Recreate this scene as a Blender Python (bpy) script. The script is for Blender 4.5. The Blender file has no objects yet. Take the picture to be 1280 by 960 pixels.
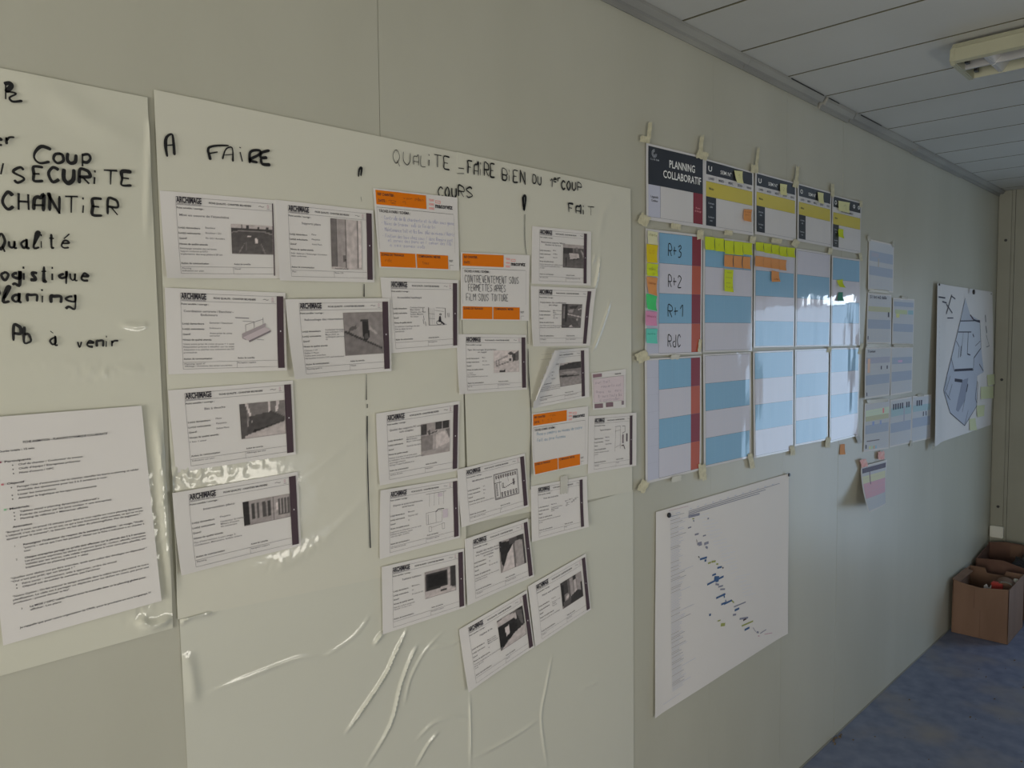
import bpy, bmesh, math, random
from mathutils import Vector, Matrix, noise
random.seed(7)
S = bpy.context.scene
COL = S.collection
# ------------------------------------------------------------------ camera
YAW, PIT, ROL, FPX = 0.80017, -0.06037, -0.00898, 975.0
CAM = Vector((0, -1.22, 1.64))
_f = (math.sin(YAW)*math.cos(PIT), math.sin(PIT), -math.cos(YAW)*math.cos(PIT))
_r = (math.cos(YAW), 0, math.sin(YAW))
def _b(v): return Vector((v[0], -v[2], v[1]))
FW, RT = _b(_f), _b(_r)
UP = RT.cross(FW)
R2 = math.cos(ROL)*RT + math.sin(ROL)*UP
U2 = -math.sin(ROL)*RT + math.cos(ROL)*UP
cd = bpy.data.cameras.new('camera'); cam = bpy.data.objects.new('camera', cd); COL.objects.link(cam)
cd.sensor_width = 36; cd.sensor_fit = 'HORIZONTAL'; cd.lens = FPX*36/1280; cd.clip_start = 0.02
M = Matrix((R2, U2, -FW)).transposed().to_4x4(); M.translation = CAM
cam.matrix_world = M; S.camera = cam
# ------------------------------------------------------------------ world, daylight, exposure
S.view_settings.view_transform = 'Standard'; S.view_settings.look = 'None'
S.view_settings.gamma = 1; S.view_settings.use_curve_mapping = False
S.view_settings.exposure = 0.0
w = bpy.data.worlds.new('world'); S.world = w; w.use_nodes = True
w.node_tree.nodes['Background'].inputs[0].default_value = (0.62, 0.74, 0.95, 1)
w.node_tree.nodes['Background'].inputs[1].default_value = 1.0
def daylight(name, loc, rot, sx, sz, col, power):
    l = bpy.data.lights.new(name, 'AREA'); l.shape = 'RECTANGLE'; l.size = sx; l.size_y = sz
    l.color = col; l.energy = power
    o = bpy.data.objects.new(name, l); COL.objects.link(o); o.location = loc; o.rotation_euler = rot
    return o
XE, XN, YO, ZC = 5.55, -3.4, -2.32, 2.50        # end wall, near wall, opposite wall, ceiling
H = math.pi/2
# glazed door in the end wall, added strip light opposite, added fill behind the camera
daylight('daylight_door', (XE+0.06, -1.25, 0.96), (0, H, 0), 1.76, 0.76, (0.52, 0.74, 1.0), 10.0)
daylight('daylight_door_sky', (XE+0.06, -1.03, 1.885), (0, H, 0), 0.07, 0.32, (0.75, 0.87, 1.0), .75)
daylight('added_strip_light', (1.50, YO-0.06, 0.86), (-H, 0, math.pi), 1.1, 0.26, (1.0, 0.93, 0.80), 9)  # added low bright strip that makes the film wrinkles sparkle
daylight('added_near_fill', (XN-0.06, -1.25, 1.2), (0, -H, 0), 1.9, 1.7, (1.0, 0.935, 0.83), 112)  # added fill, broad warm light for the left part of the wall

# ------------------------------------------------------------------ helpers
def at(px, py, off=0.0):
    d = FW*FPX + R2*(px-640) - U2*(py-480)
    t = (-off-CAM.y)/d.y
    p = CAM + d*t
    return p.x, p.z
def proj(p):
    d = Vector(p)-CAM; z = d.dot(FW)
    return 640+FPX*d.dot(R2)/z, 480-FPX*d.dot(U2)/z
def lin(c):
    c = c/255
    return c/12.92 if c <= .04045 else ((c+.055)/1.055)**2.4
WREF = (lin(170), lin(163), lin(158))
def P(r, g, b, k=.78):
    return tuple(min(.95, lin(c)/wr*k) for c, wr in zip((r, g, b), WREF))
def mat(name, col, rough=.6, coat=0, coat_r=.08, spec=.5, metal=0, bump=None, attr=False, trans=0, alpha=1):
    m = bpy.data.materials.new(name); m.use_nodes = True
    nt = m.node_tree; b = nt.nodes['Principled BSDF']
    b.inputs['Base Color'].default_value = (*col, 1); b.inputs['Roughness'].default_value = rough
    b.inputs['Coat Weight'].default_value = coat; b.inputs['Coat Roughness'].default_value = coat_r
    b.inputs['Specular IOR Level'].default_value = spec; b.inputs['Metallic'].default_value = metal
    b.inputs['Transmission Weight'].default_value = trans; b.inputs['Alpha'].default_value = alpha
    if attr:
        a = nt.nodes.new('ShaderNodeAttribute'); a.attribute_name = 'ink'
        nt.links.new(a.outputs['Color'], b.inputs['Base Color'])
    if bump:
        sc, st, dist = bump
        tc = nt.nodes.new('ShaderNodeTexCoord'); n = nt.nodes.new('ShaderNodeTexNoise')
        n.inputs['Scale'].default_value = sc; n.inputs['Detail'].default_value = 4
        bp = nt.nodes.new('ShaderNodeBump'); bp.inputs['Strength'].default_value = st; bp.inputs['Distance'].default_value = dist
        nt.links.new(tc.outputs['Object'], n.inputs['Vector']); nt.links.new(n.outputs['Fac'], bp.inputs['Height'])
        nt.links.new(bp.outputs['Normal'], b.inputs['Normal'])
        if coat: nt.links.new(bp.outputs['Normal'], b.inputs['Coat Normal'])
    return m
def mottle(m, c1, c2, scale, stretch=(1, 1, 1), detail=6, lo=.35, hi=.65, rough=None):
    nt = m.node_tree; b = nt.nodes['Principled BSDF']
    tc = nt.nodes.new('ShaderNodeTexCoord'); mp = nt.nodes.new('ShaderNodeMapping'); mp.inputs['Scale'].default_value = stretch
    n = nt.nodes.new('ShaderNodeTexNoise'); n.inputs['Scale'].default_value = scale; n.inputs['Detail'].default_value = detail
    r = nt.nodes.new('ShaderNodeValToRGB'); r.color_ramp.elements[0].position = lo; r.color_ramp.elements[1].position = hi
    r.color_ramp.elements[0].color = (*c1, 1); r.color_ramp.elements[1].color = (*c2, 1)
    nt.links.new(tc.outputs['Object'], mp.inputs['Vector']); nt.links.new(mp.outputs['Vector'], n.inputs['Vector'])
    nt.links.new(n.outputs['Fac'], r.inputs['Fac']); nt.links.new(r.outputs['Color'], b.inputs['Base Color'])
    return m
WALLC = (.50, .50, .44)
M_wall = mottle(mat('wall_paint', WALLC, .38, spec=.5, bump=(55, .12, .002)), (.485, .48, .405), (.525, .52, .445), 3, (1, 1, .3))
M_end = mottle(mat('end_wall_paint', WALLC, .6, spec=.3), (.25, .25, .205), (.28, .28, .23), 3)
M_ceil = mottle(mat('ceiling_paint', (.5, .5, .47), .45), (.47, .475, .45), (.51, .515, .49), 2)
M_cjoint = mat('ceiling_joint', (.13, .125, .08), .9)
M_dark = mat('dark_gap', (.02, .02, .02), .9)
M_trim = mottle(mat('trim_metal', (.3, .3, .28), .7, spec=.25), (.25, .25, .235), (.33, .33, .30), 9, (.3, 1, 1))
M_floor = mat('blue_vinyl', (.1, .13, .2), .42, bump=(60, .15, .002))
def floor_nodes(m):
    nt = m.node_tree; b = nt.nodes['Principled BSDF']; tc = nt.nodes.new('ShaderNodeTexCoord')
    def ns(sc, det, lo, hi):
        n = nt.nodes.new('ShaderNodeTexNoise'); n.inputs['Scale'].default_value = sc; n.inputs['Detail'].default_value = det
        r = nt.nodes.new('ShaderNodeMapRange'); r.inputs['From Min'].default_value = lo; r.inputs['From Max'].default_value = hi
        nt.links.new(tc.outputs['Object'], n.inputs['Vector']); nt.links.new(n.outputs['Fac'], r.inputs['Value']); return r
    a, c = ns(16, 9, .32, .68), ns(3.1, 7, .50, .72)
    m1 = nt.nodes.new('ShaderNodeMix'); m1.data_type = 'RGBA'; m1.inputs['A'].default_value = (.115, .14, .225, 1); m1.inputs['B'].default_value = (.185, .215, .31, 1)
    m2 = nt.nodes.new('ShaderNodeMix'); m2.data_type = 'RGBA'; m2.inputs['B'].default_value = (.25, .235, .235, 1)
    nt.links.new(a.outputs[0], m1.inputs['Factor']); nt.links.new(c.outputs[0], m2.inputs['Factor'])
    nt.links.new(m1.outputs['Result'], m2.inputs['A']); nt.links.new(m2.outputs['Result'], b.inputs['Base Color'])
floor_nodes(M_floor)
M_film = mat('static_film', (.69, .68, .59), .42, coat=.75, coat_r=.07, bump=(26, .10, .004))
M_film2 = mat('static_film_lower', (.665, .665, .583), .40, coat=.85, coat_r=.05, bump=(18, .08, .004))
M_film3 = mat('static_film_left', (.665, .66, .565), .42, coat=.8, coat_r=.07, bump=(20, .08, .004))
M_paper = mat('paper', (.77, .745, .735), .55)
M_lam = mat('laminated_paper', (.72, .71, .73), .5, coat=.68, coat_r=.04)
M_ink = mat('ink', (0, 0, 0), .6, spec=.15, attr=True)
M_inkg = mat('ink_laminated', (0, 0, 0), .5, coat=.68, coat_r=.04, attr=True)
M_marker = mat('marker_ink', (.012, .012, .014), .35)
M_tape = mottle(mat('masking_tape', (.7, .67, .5), .55), (.56, .525, .36), (.70, .66, .47), 90)
M_tapec = mat('clear_tape', (.72, .72, .66), .2, coat=1, coat_r=.05)
M_tapep = mottle(mat('pink_tape', (.8, .3, .25), .5), (.78, .25, .20), (.85, .5, .42), 60)
M_pin = mat('pin_dark', (.015, .015, .017), .3)
M_card = mottle(mat('cardboard', (.3, .18, .1), .8), (.155, .088, .055), (.20, .118, .078), 8, (1, 1, .3))
M_cardi = mottle(mat('cardboard_dark', (.2, .1, .06), .8), (.11, .055, .038), (.14, .075, .05), 8)
M_white = mat('white_plastic', (.62, .62, .56), .4)
M_lampb = mottle(mat('lamp_enamel', (.55, .55, .40), .4), (.32, .32, .225), (.36, .36, .265), 4)
M_louv = mat('louvre_metal', (.5, .5, .5), .3, metal=.3)
M_tube = mat('tube_glass', (.75, .75, .72), .25)
M_red = mat('red_label', (.45, .04, .03), .5)
M_steel = mat('steel', (.6, .6, .6), .25, metal=1)
M_bag = mat('black_plastic', (.015, .015, .017), .25, bump=(15, .6, .02))
M_shut = mat('shutter', (.5, .5, .46), .6)  # slats of the added shutter that masks the opening to a strip
M_glass = mat('glass', (1, 1, 1), .02, trans=1)
M_glass.node_tree.nodes['Principled BSDF'].inputs['IOR'].default_value = 1.02

def link(name, verts, faces, m, parent=None, smooth=False, cols=None, mats=None):
    me = bpy.data.meshes.new(name); me.from_pydata([tuple(v) for v in verts], [], faces)
    if cols is not None:
        a = me.color_attributes.new('ink', 'FLOAT_COLOR', 'POINT')
        flat = []
        for c in cols: flat += [c[0], c[1], c[2], 1.0]
        a.data.foreach_set('color', flat)
    me.materials.append(m)
    if smooth: me.polygons.foreach_set('use_smooth', [True]*len(me.polygons))
    me.update()
    o = bpy.data.objects.new(name, me); COL.objects.link(o)
    if parent: o.parent = parent
    return o
def tag(o, label=None, cat=None, group=None, kind=None):
    if label: o['label'] = label
    if cat: o['category'] = cat
    if group: o['group'] = group
    if kind: o['kind'] = kind
    return o
def empty(name, loc=(0, 0, 0)):
    o = bpy.data.objects.new(name, None); COL.objects.link(o); o.location = loc; o.empty_display_size = .05
    return o
class MB:
    def __init__(s): s.v = []; s.f = []
    def box(s, x0, y0, z0, x1, y1, z1):
        i = len(s.v)
        s.v += [(x0, y0, z0), (x1, y0, z0), (x1, y1, z0), (x0, y1, z0), (x0, y0, z1), (x1, y0, z1), (x1, y1, z1), (x0, y1, z1)]
        s.f += [tuple(i+k for k in f) for f in ((3, 2, 1, 0), (4, 5, 6, 7), (0, 1, 5, 4), (1, 2, 6, 5), (2, 3, 7, 6), (3, 0, 4, 7))]
        return s
    def prism(s, pts, axis, a, b):
        # pts 2-D outline extruded along axis from a to b
        i = len(s.v); n = len(pts)
        def mk(p, q): return (q, p[0], p[1]) if axis == 'x' else (p[0], q, p[1]) if axis == 'y' else (p[0], p[1], q)
        s.v += [mk(p, a) for p in pts] + [mk(p, b) for p in pts]
        s.f += [tuple(range(i, i+n))[::-1], tuple(range(i+n, i+2*n))]
        s.f += [(i+k, i+(k+1) % n, i+n+(k+1) % n, i+n+k) for k in range(n)]
        return s
    def cyl(s, c, ax, r, h, n=16, r2=None):
        c = Vector(c); ax = Vector(ax).normalized(); u = ax.orthogonal().normalized(); w_ = ax.cross(u); r2 = r if r2 is None else r2
        i = len(s.v)
        for q, rr in ((0, r), (h, r2)):
            for k in range(n):
                a = 2*math.pi*k/n; s.v.append(tuple(c+ax*q+(u*math.cos(a)+w_*math.sin(a))*rr))
        s.f += [tuple(range(i, i+n))[::-1], tuple(range(i+n, i+2*n))]
        s.f += [(i+k, i+(k+1) % n, i+n+(k+1) % n, i+n+k) for k in range(n)]
        return s
    def build(s, name, m, parent=None, smooth=False, bevel=0):
        o = link(name, s.v, s.f, m, parent, smooth)
        bm = bmesh.new(); bm.from_mesh(o.data); bmesh.ops.recalc_face_normals(bm, faces=bm.faces)
        if bevel: bmesh.ops.bevel(bm, geom=list(bm.edges), offset=bevel, segments=2, affect='EDGES', clamp_overlap=True)
        bm.to_mesh(o.data); bm.free()
        return o
# ------------------------------------------------------------------ room shell
def struct(o, label): return tag(o, label, kind='structure')
T = .08
fl = struct(MB().box(XN-T, YO-T, -T, XE+T, T+.02, 0).build('floor', M_floor), 'blue mottled vinyl floor with worn tan patches')
# wall with the papers: backing and sheet-metal panels with recessed joints
wl = struct(MB().box(XN-T, .012, 0, XE+T, .012+T, ZC+.04).build('wall_left', M_dark), 'long painted cabin wall covered with papers')
joints = [XN, -2.35, -1.2, -.05, .905, 2.13, 2.629, 3.122, 3.85, 4.362, XE]
jg = [.0016, .0016, .0016, .0016, .0014, .0006, .0011, .0024, .0005, .0006, .001]
for k in range(len(joints)-1):
    MB().box(joints[k]+jg[k]/2, 0, 0, joints[k+1]-jg[k+1]/2, .0119, ZC+.03).build('panel', M_wall, wl)
# end wall with a door opening
DY0, DY1, DZ = -1.68, -.82, 1.96
we = struct(empty('wall_end', (XE, 0, 0)), 'dim end wall of the cabin')
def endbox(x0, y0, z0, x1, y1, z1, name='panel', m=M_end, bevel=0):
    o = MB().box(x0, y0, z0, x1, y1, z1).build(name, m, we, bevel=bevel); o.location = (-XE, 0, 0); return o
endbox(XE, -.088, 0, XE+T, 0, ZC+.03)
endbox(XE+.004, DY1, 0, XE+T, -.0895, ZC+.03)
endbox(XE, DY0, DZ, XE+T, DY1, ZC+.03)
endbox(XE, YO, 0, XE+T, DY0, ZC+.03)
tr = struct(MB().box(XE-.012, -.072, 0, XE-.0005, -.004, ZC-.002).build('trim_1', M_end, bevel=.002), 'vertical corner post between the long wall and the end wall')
for z in (1.35, .56, 2.2, .15):
    tag(MB().cyl((XE-.0122, -.045, z), (-1, 0, 0), .0085, .004, 14).build('screw', M_pin, tr, bevel=.0008))
# glazed door
dr = struct(empty('door_1', (XE, 0, 0)), 'glazed outside door in the end wall')
def dbox(b, name, m):
    o = MB().box(*b).build(name, m, dr, bevel=.003); o.location = (-XE, 0, 0)
dbox((XE+.01, DY0, 0, XE+.05, DY0+.05, DZ), 'door_frame', M_white); dbox((XE+.01, DY1-.05, 0, XE+.05, DY1, DZ), 'door_frame', M_white)
dbox((XE+.01, DY0+.05, DZ-.05, XE+.05, DY1-.05, DZ), 'door_frame', M_white); dbox((XE+.01, DY0+.05, 0, XE+.05, DY1-.05, .07), 'door_frame', M_white)
# opposite wall with added shuttered window, near wall with added light opening
wo = struct(empty('wall_right', (0, YO, 0)), 'cabin wall behind the photographer')
def obox(x0, z0, x1, z1, name='panel', m=M_wall, y0=YO-T, y1=YO, par=None):
    o = MB().box(x0, y0, z0, x1, y1, z1).build(name, m, par or wo); o.location = (0, -YO, 0); return o
WX0, WX1, WZ0, WZ1 = .9, 2.2, .70, 2.0
obox(XN-T, 0, WX0, ZC+.03); obox(WX1, 0, XE+T, ZC+.03); obox(WX0, 0, WX1, WZ0); obox(WX0, WZ1, WX1, ZC+.03)
wi = struct(empty('added_window_1', (0, YO, 0)), 'added unseen window, its shutter lowered to leave a strip of light')
for k in range(19):
    z = WZ1-.05*(k+1)
    obox(WX0, z+.002, WX1, z+.05, 'added_slat', M_shut, YO-.03, YO-.018, wi)
wn = struct(empty('wall_near', (XN, 0, 0)), 'near end wall behind the camera')
def nbox(y0, z0, y1, z1):
    o = MB().box(XN-T, y0, z0, XN, y1, z1).build('panel', M_wall, wn); o.location = (-XN, 0, 0)
nbox(YO, 0, -2.1, ZC+.03); nbox(-.4, 0, .0, ZC+.03); nbox(-2.1, 0, -.4, .25); nbox(-2.1, 2.15, -.4, ZC+.03)
# ceiling boards
ce = struct(MB().box(XN-T, YO-T, ZC+.006, XE+T, T+.02, ZC+.006+T).build('ceiling', M_cjoint), 'ceiling of wide pale boards')
cx = [1.585, 1.905, 2.235, 2.56, 2.865, 3.18, 3.51, 3.83, 4.16, 4.48, 4.80, 5.12, 5.44]
cx = [1.585-.32*k for k in range(16, 0, -1)] + cx + [XE]
for k in range(len(cx)-1):
    if cx[k+1] <= XN: continue
    cb = MB().prism([(max(cx[k], XN)+.005, ZC+.0059), (max(cx[k], XN)+.005, ZC), (cx[k+1]-.005, ZC), (cx[k+1]-.005, ZC+.0059)], 'y', YO, -.002).build("ceiling_board", M_ceil, ce).data
    cb.materials.append(M_cjoint)
    for pl in cb.polygons:
        if abs(pl.normal.x) > .7: pl.material_index = 1
# channel trim between wall and ceiling, with loosened stretches
tr2 = struct(empty('trim_2'), 'grey metal channel between wall and ceiling')
segs = [(XN, .9, 0), (.9, 2.3, 0), (2.3, 2.86, .0), (2.88, 3.15, .005), (3.16, 3.9, .0), (3.9, 4.7, .003), (4.7, XE-.013, 0)]
for a, b, g in segs:
    MB().prism([(-.001, ZC-.001), (-.001, ZC-.030-g), (-.006, ZC-.032-g), (-.010, ZC-.020-g), (-.019, ZC-.016-g), (-.024, ZC-.022-g), (-.034, ZC-.008-g), (-.036, ZC-.001)], 'x', a+.001, b-.001).build('channel', M_trim, tr2)
for x0, x1 in ((2.58, 2.84), (2.89, 2.98), (3.20, 3.42)):
    MB().prism([(x0, -.030), (x0, -.0375), (x1, -.037), (x1+.03, -.032)], 'z', ZC-.004, ZC-.0012).build('gap', M_dark, tr2)
# skirting gap
bb = struct(MB().box(XN, -.006, .0005, 3.10, -.0005, .004).box(3.14, -.005, .0005, XE-.013, -.0005, .004).build('baseboard_left', M_trim), 'thin dark seal line where wall meets floor')

# ------------------------------------------------------------------ paper surfaces
class Sheet:
    """a sheet of paper held by its four corners on the wall: TL, TR, BR, BL"""
    def __init__(s, q, off, lift=None, wallq=None, u0=0., v0=0.):
        s.off = off; s.lift = lift or (lambda u, v: 0.)
        c = wallq or [at(x, y, off+s.lift(*uv)) for (x, y), uv in zip(q, ((0, 0), (1, 0), (1, 1), (0, 1)))]
        s.c = [Vector(p) for p in c]
        s.W = ((s.c[1]-s.c[0]).length+(s.c[2]-s.c[3]).length)/2; s.H = ((s.c[3]-s.c[0]).length+(s.c[2]-s.c[1]).length)/2
        s.root = None; s.o = s.pt(.5, .5, 0); s.o.y = 0
    def pt(s, u, v, e=0.):
        a = s.c[0].lerp(s.c[1], u); b = s.c[3].lerp(s.c[2], u); p = a.lerp(b, v)
        return Vector((p.x, -s.off-s.lift(u, v)-e, p.y))
    def inv(s, px, py):      # photo point -> (u, v) on the sheet
        u = v = .5; h = 1e-3
        for _ in range(7):
            a = proj(s.pt(u, v)); b = proj(s.pt(u+h, v)); c = proj(s.pt(u, v+h))
            m = (b[0]-a[0])/h, (c[0]-a[0])/h, (b[1]-a[1])/h, (c[1]-a[1])/h; det = m[0]*m[3]-m[1]*m[2]
            ex, ey = px-a[0], py-a[1]
            u += (ex*m[3]-ey*m[1])/det; v += (m[0]*ey-m[2]*ex)/det
            u = max(-.2, min(1.2, u)); v = max(-.2, min(1.2, v))
        return u, v
def grid_mesh(sh, nx, ny, thick=.00025, mask=None, edge=None):
    """front and back faces with a rim"""
    V = []; F = []; idx = {}
    for side in (0, 1):
        for j in range(ny+1):
            for i in range(nx+1):
                u, v = i/nx, j/ny
                if edge: u, v = edge(u, v)
                idx[side, i, j] = len(V); V.append(sh.pt(u, v, 0 if side == 0 else -thick))
    keep = lambda i, j: 0 <= i < nx and 0 <= j < ny and not (mask and mask((i+.5)/nx, (j+.5)/ny))
    for j in range(ny):
        for i in range(nx):
            if not keep(i, j): continue
            a, b, c, d = (i, j), (i+1, j), (i+1, j+1), (i, j+1)
            F.append(tuple(idx[0, *p] for p in (d, c, b, a))); F.append(tuple(idx[1, *p] for p in (a, b, c, d)))
            for p, q, n in ((a, b, (i, j-1)), (b, c, (i+1, j)), (c, d, (i, j+1)), (d, a, (i-1, j))):
                if not keep(*n): F.append((idx[0, *p], idx[0, *q], idx[1, *q], idx[1, *p]))
    return V, F
def place(sh, name, m, nx=10, ny=10, parent=None, mask=None, edge=None, thick=.00025, smooth=True):
    V, F = grid_mesh(sh, nx, ny, thick, mask, edge)
    base = sh.o if parent is None else parent.location
    o = link(name, [v-base for v in V], F, m, parent, False)
    if parent is None: o.location = sh.o; sh.root = o
    if smooth:
        fs = [False]*len(o.data.polygons)
        for p in o.data.polygons: fs[p.index] = True
        o.data.polygons.foreach_set('use_smooth', fs)
        o.data.set_sharp_from_angle(angle=.6)
    return o
# text outlines --------------------------------------------------------
_tc = {}
def glyphs(txt, bold=0.):
    k = (txt, bold)
    if k in _tc: return _tc[k]
    cu = bpy.data.curves.new('t', 'FONT'); cu.body = txt; cu.resolution_u = 2; cu.offset = bold*.65+.002; cu.size = 1
    o = bpy.data.objects.new('t', cu); COL.objects.link(o)
    me = bpy.data.meshes.new_from_object(o)
    vs = [(v.co.x, v.co.y) for v in me.vertices]; fs = [tuple(p.vertices) for p in me.polygons]
    bpy.data.objects.remove(o); bpy.data.meshes.remove(me); bpy.data.curves.remove(cu)
    if not vs: vs = [(0, 0)]; fs = []
    x0 = min(v[0] for v in vs); x1 = max(v[0] for v in vs)
    _tc[k] = ([(v[0]-x0, v[1]) for v in vs], fs, max(x1-x0, 1e-6)); return _tc[k]
class Ink:
    def __init__(s, sh): s.sh = sh; s.v = []; s.f = []; s.c = []; s.mask = None; s.n = 0
    def poly(s, pts, col, e=.0006):
        i = len(s.v); s.v += [s.sh.pt(u, v, e) for u, v in pts]; s.c += [col]*len(pts); s.f.append(tuple(range(i, i+len(pts))))
    def rect(s, u0, v0, u1, v1, col, e=.0006, n=None):
        if s.mask and s.mask((u0+u1)/2, (v0+v1)/2): return
        nu = n or max(1, int((u1-u0)/.1+.99)); nv = n or max(1, int((v1-v0)/.1+.99)); i = len(s.v)
        for j in range(nv+1):
            for k in range(nu+1):
                s.v.append(s.sh.pt(u0+(u1-u0)*k/nu, v0+(v1-v0)*j/nv, e)); s.c.append(col)
        for j in range(nv):
            for k in range(nu):
                a = i+j*(nu+1)+k; s.f.append((a+nu+1, a+nu+2, a+1, a))
    def hl(s, u0, u1, v, col, w=.0004): d = w/s.sh.H/2; s.rect(u0, v-d, u1, v+d, col, .0008)
    def vl(s, u, v0, v1, col, w=.0004): d = w/s.sh.W/2; s.rect(u-d, v0, u+d, v1, col, .0008)
    def fill(s, pl, col, e, n=64):
        u0, u1 = min(p[0] for p in pl), max(p[0] for p in pl); v0, v1 = min(p[1] for p in pl), max(p[1] for p in pl)
        for j in range(n):                       # rows clipped to the outline, so the colour follows the curved sheet
            va, vb = v0+(v1-v0)*j/n, v0+(v1-v0)*(j+1)/n; vm = (va+vb)/2; xs = []
            for (a, b), (c, d) in zip(pl, pl[1:]+pl[:1]):
                if (b > vm) != (d > vm): xs.append(a+(c-a)*(vm-b)/(d-b))
            xs.sort()
            for p, q in zip(xs[::2], xs[1::2]):
                m = max(1, int((q-p)/.05))
                for i in range(m):
                    x0, x1 = p+(q-p)*i/m, p+(q-p)*(i+1)/m; s.poly([(x0, vb), (x1, vb), (x1, va), (x0, va)], col, e)
    def line(s, pts, col, w=.0005, e=.0008):
        q = [pts[0]]
        for a, b in zip(pts, pts[1:]):
            m = max(1, int(max(abs(b[0]-a[0]), abs(b[1]-a[1]))/.06))
            q += [(a[0]+(b[0]-a[0])*i/m, a[1]+(b[1]-a[1])*i/m) for i in range(1, m+1)]
        pts = q
        for (a, b), (c, d) in zip(pts, pts[1:]):
            dx, dy = (c-a)*s.sh.W, (d-b)*s.sh.H; L = math.hypot(dx, dy) or 1
            if s.mask and s.mask((a+c)/2, (b+d)/2): continue
            nx, ny = -dy/L*w/2/s.sh.W, dx/L*w/2/s.sh.H
            s.poly([(a+nx, b+ny), (c+nx, d+ny), (c-nx, d-ny), (a-nx, b-ny)], col, e)
    def text(s, t, u, v, h, col, width=None, bold=0., al='l', e=.0010):
        """v is the baseline, h the capital height, both as fractions of the sheet"""
        gv, gf, gw = glyphs(t, bold)
        sy = h*s.sh.H/.7; sx = sy if width is None else width*s.sh.W/gw
        u0 = u-(gw*sx/s.sh.W)*(0 if al == 'l' else .5 if al == 'c' else 1)
        i = len(s.v); P2 = [(u0+x*sx/s.sh.W, v-y*sy/s.sh.H) for x, y in gv]
        s.v += [s.sh.pt(a, b, e) for a, b in P2]; s.c += [col]*len(gv)
        if s.mask: gf = [f for f in gf if not any(s.mask(*P2[k]) for k in f)]
        s.f += [tuple(i+k for k in f) for f in gf]
    def build(s, name, parent, m=None, label=None):
        if not s.f: return
        o = link(name, [v-parent.location for v in s.v], s.f, m or M_ink, parent, cols=s.c)
        if label: o['label'] = label
        return o
# stroke handwriting ---------------------------------------------------
HW = {'A': '00 04 15 25 36 30|02 32', 'B': '00 06 26 35 33 03|23 32 31 20 00', 'C': '35 26 16 04 02 10 20 31', 'D': '00 06 26 34 32 20 00',
 'E': '36 06 03 00 30|03 23', 'F': '00 04 06 36|03 23', 'G': '35 16 03 10 30 32 22', 'H': '00 06|30 36|03 33', 'I': '00 06', 'i': '00 03|05 06', 'L': '06 00 30',
 'M': '00 06 23 46 40', 'N': '00 06 06 30 30 36', 'O': '16 03 10 20 33 26 16', 'P': '00 06 26 35 33 03', 'Q': '16 03 10 20 33 26 16|21 3/', 'R': '00 06 26 35 33 03|13 30',
 'S': '35 26 05 04 32 31 10 01', 'T': '06 46|26 20', 'U': '06 02 10 20 32 36', 'V': '06 20 36', 'X': '00 36|06 30', '=': '02 32|04 34', '+': '03 33|15 11', '/': '00 26',
 '1': '04 26 20', '2': '05 16 35 34 00 30', '3': '05 26 35 13 32 20 00', ',': '1/ 00', '-': '03 23', '.': '00 01', "'": '06 15',
 'a': '23 13 02 01 10 21 24 20 30', 'b': '06 00 20 31 23 03', 'c': '33 13 01 10 30', 'd': '23 02 10 30|36 30', 'e': '02 32 23 13 01 10 30', 'g': '23 13 02 11 31 34 3. 1/ 0.', 'h': '06 00 03 23 30',
 'l': '01 26 16 00 20', 'm': '00 03 13 10 13 33 30', 'n': '00 03 13 33 30', 'o': '13 02 10 20 32 23 13', 'p': '0/ 04 24 32 11 01', 'q': '23 02 11 32 34 3/', 'r': '00 03 02 13 33', 's': '33 13 12 21 20 00',
 't': '16 10 20|04 24', 'u': '03 01 10 21 23 20 30', 'v': '03 10 23', 'é': '02 32 23 13 01 10 30|14 36', 'à': '23 13 02 01 10 21 24 20 30|06 15', 'y': '03 11 33|33 0/', 'z': '03 33 00 30', 'f': '36 16 10|03 23'}
def num(c): return {'/': -1.6, '.': -2.4}.get(c, None) if not c.isdigit() else int(c)
def smooth(pts, n=5):
    if len(pts) < 3: return pts
    out = []
    for k in range(len(pts)-1):
        p0, p1, p2, p3 = pts[max(k-1, 0)], pts[k], pts[k+1], pts[min(k+2, len(pts)-1)]
        for q in range(n):
            t = q/n; a = [(-.5*t+t*t-.5*t**3), (1-2.5*t*t+1.5*t**3), (.5*t+2*t*t-1.5*t**3), (-.5*t*t+.5*t**3)]
            out.append(tuple(sum(c*p[i] for c, p in zip(a, (p0, p1, p2, p3))) for i in (0, 1)))
    return out+[pts[-1]]
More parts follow.
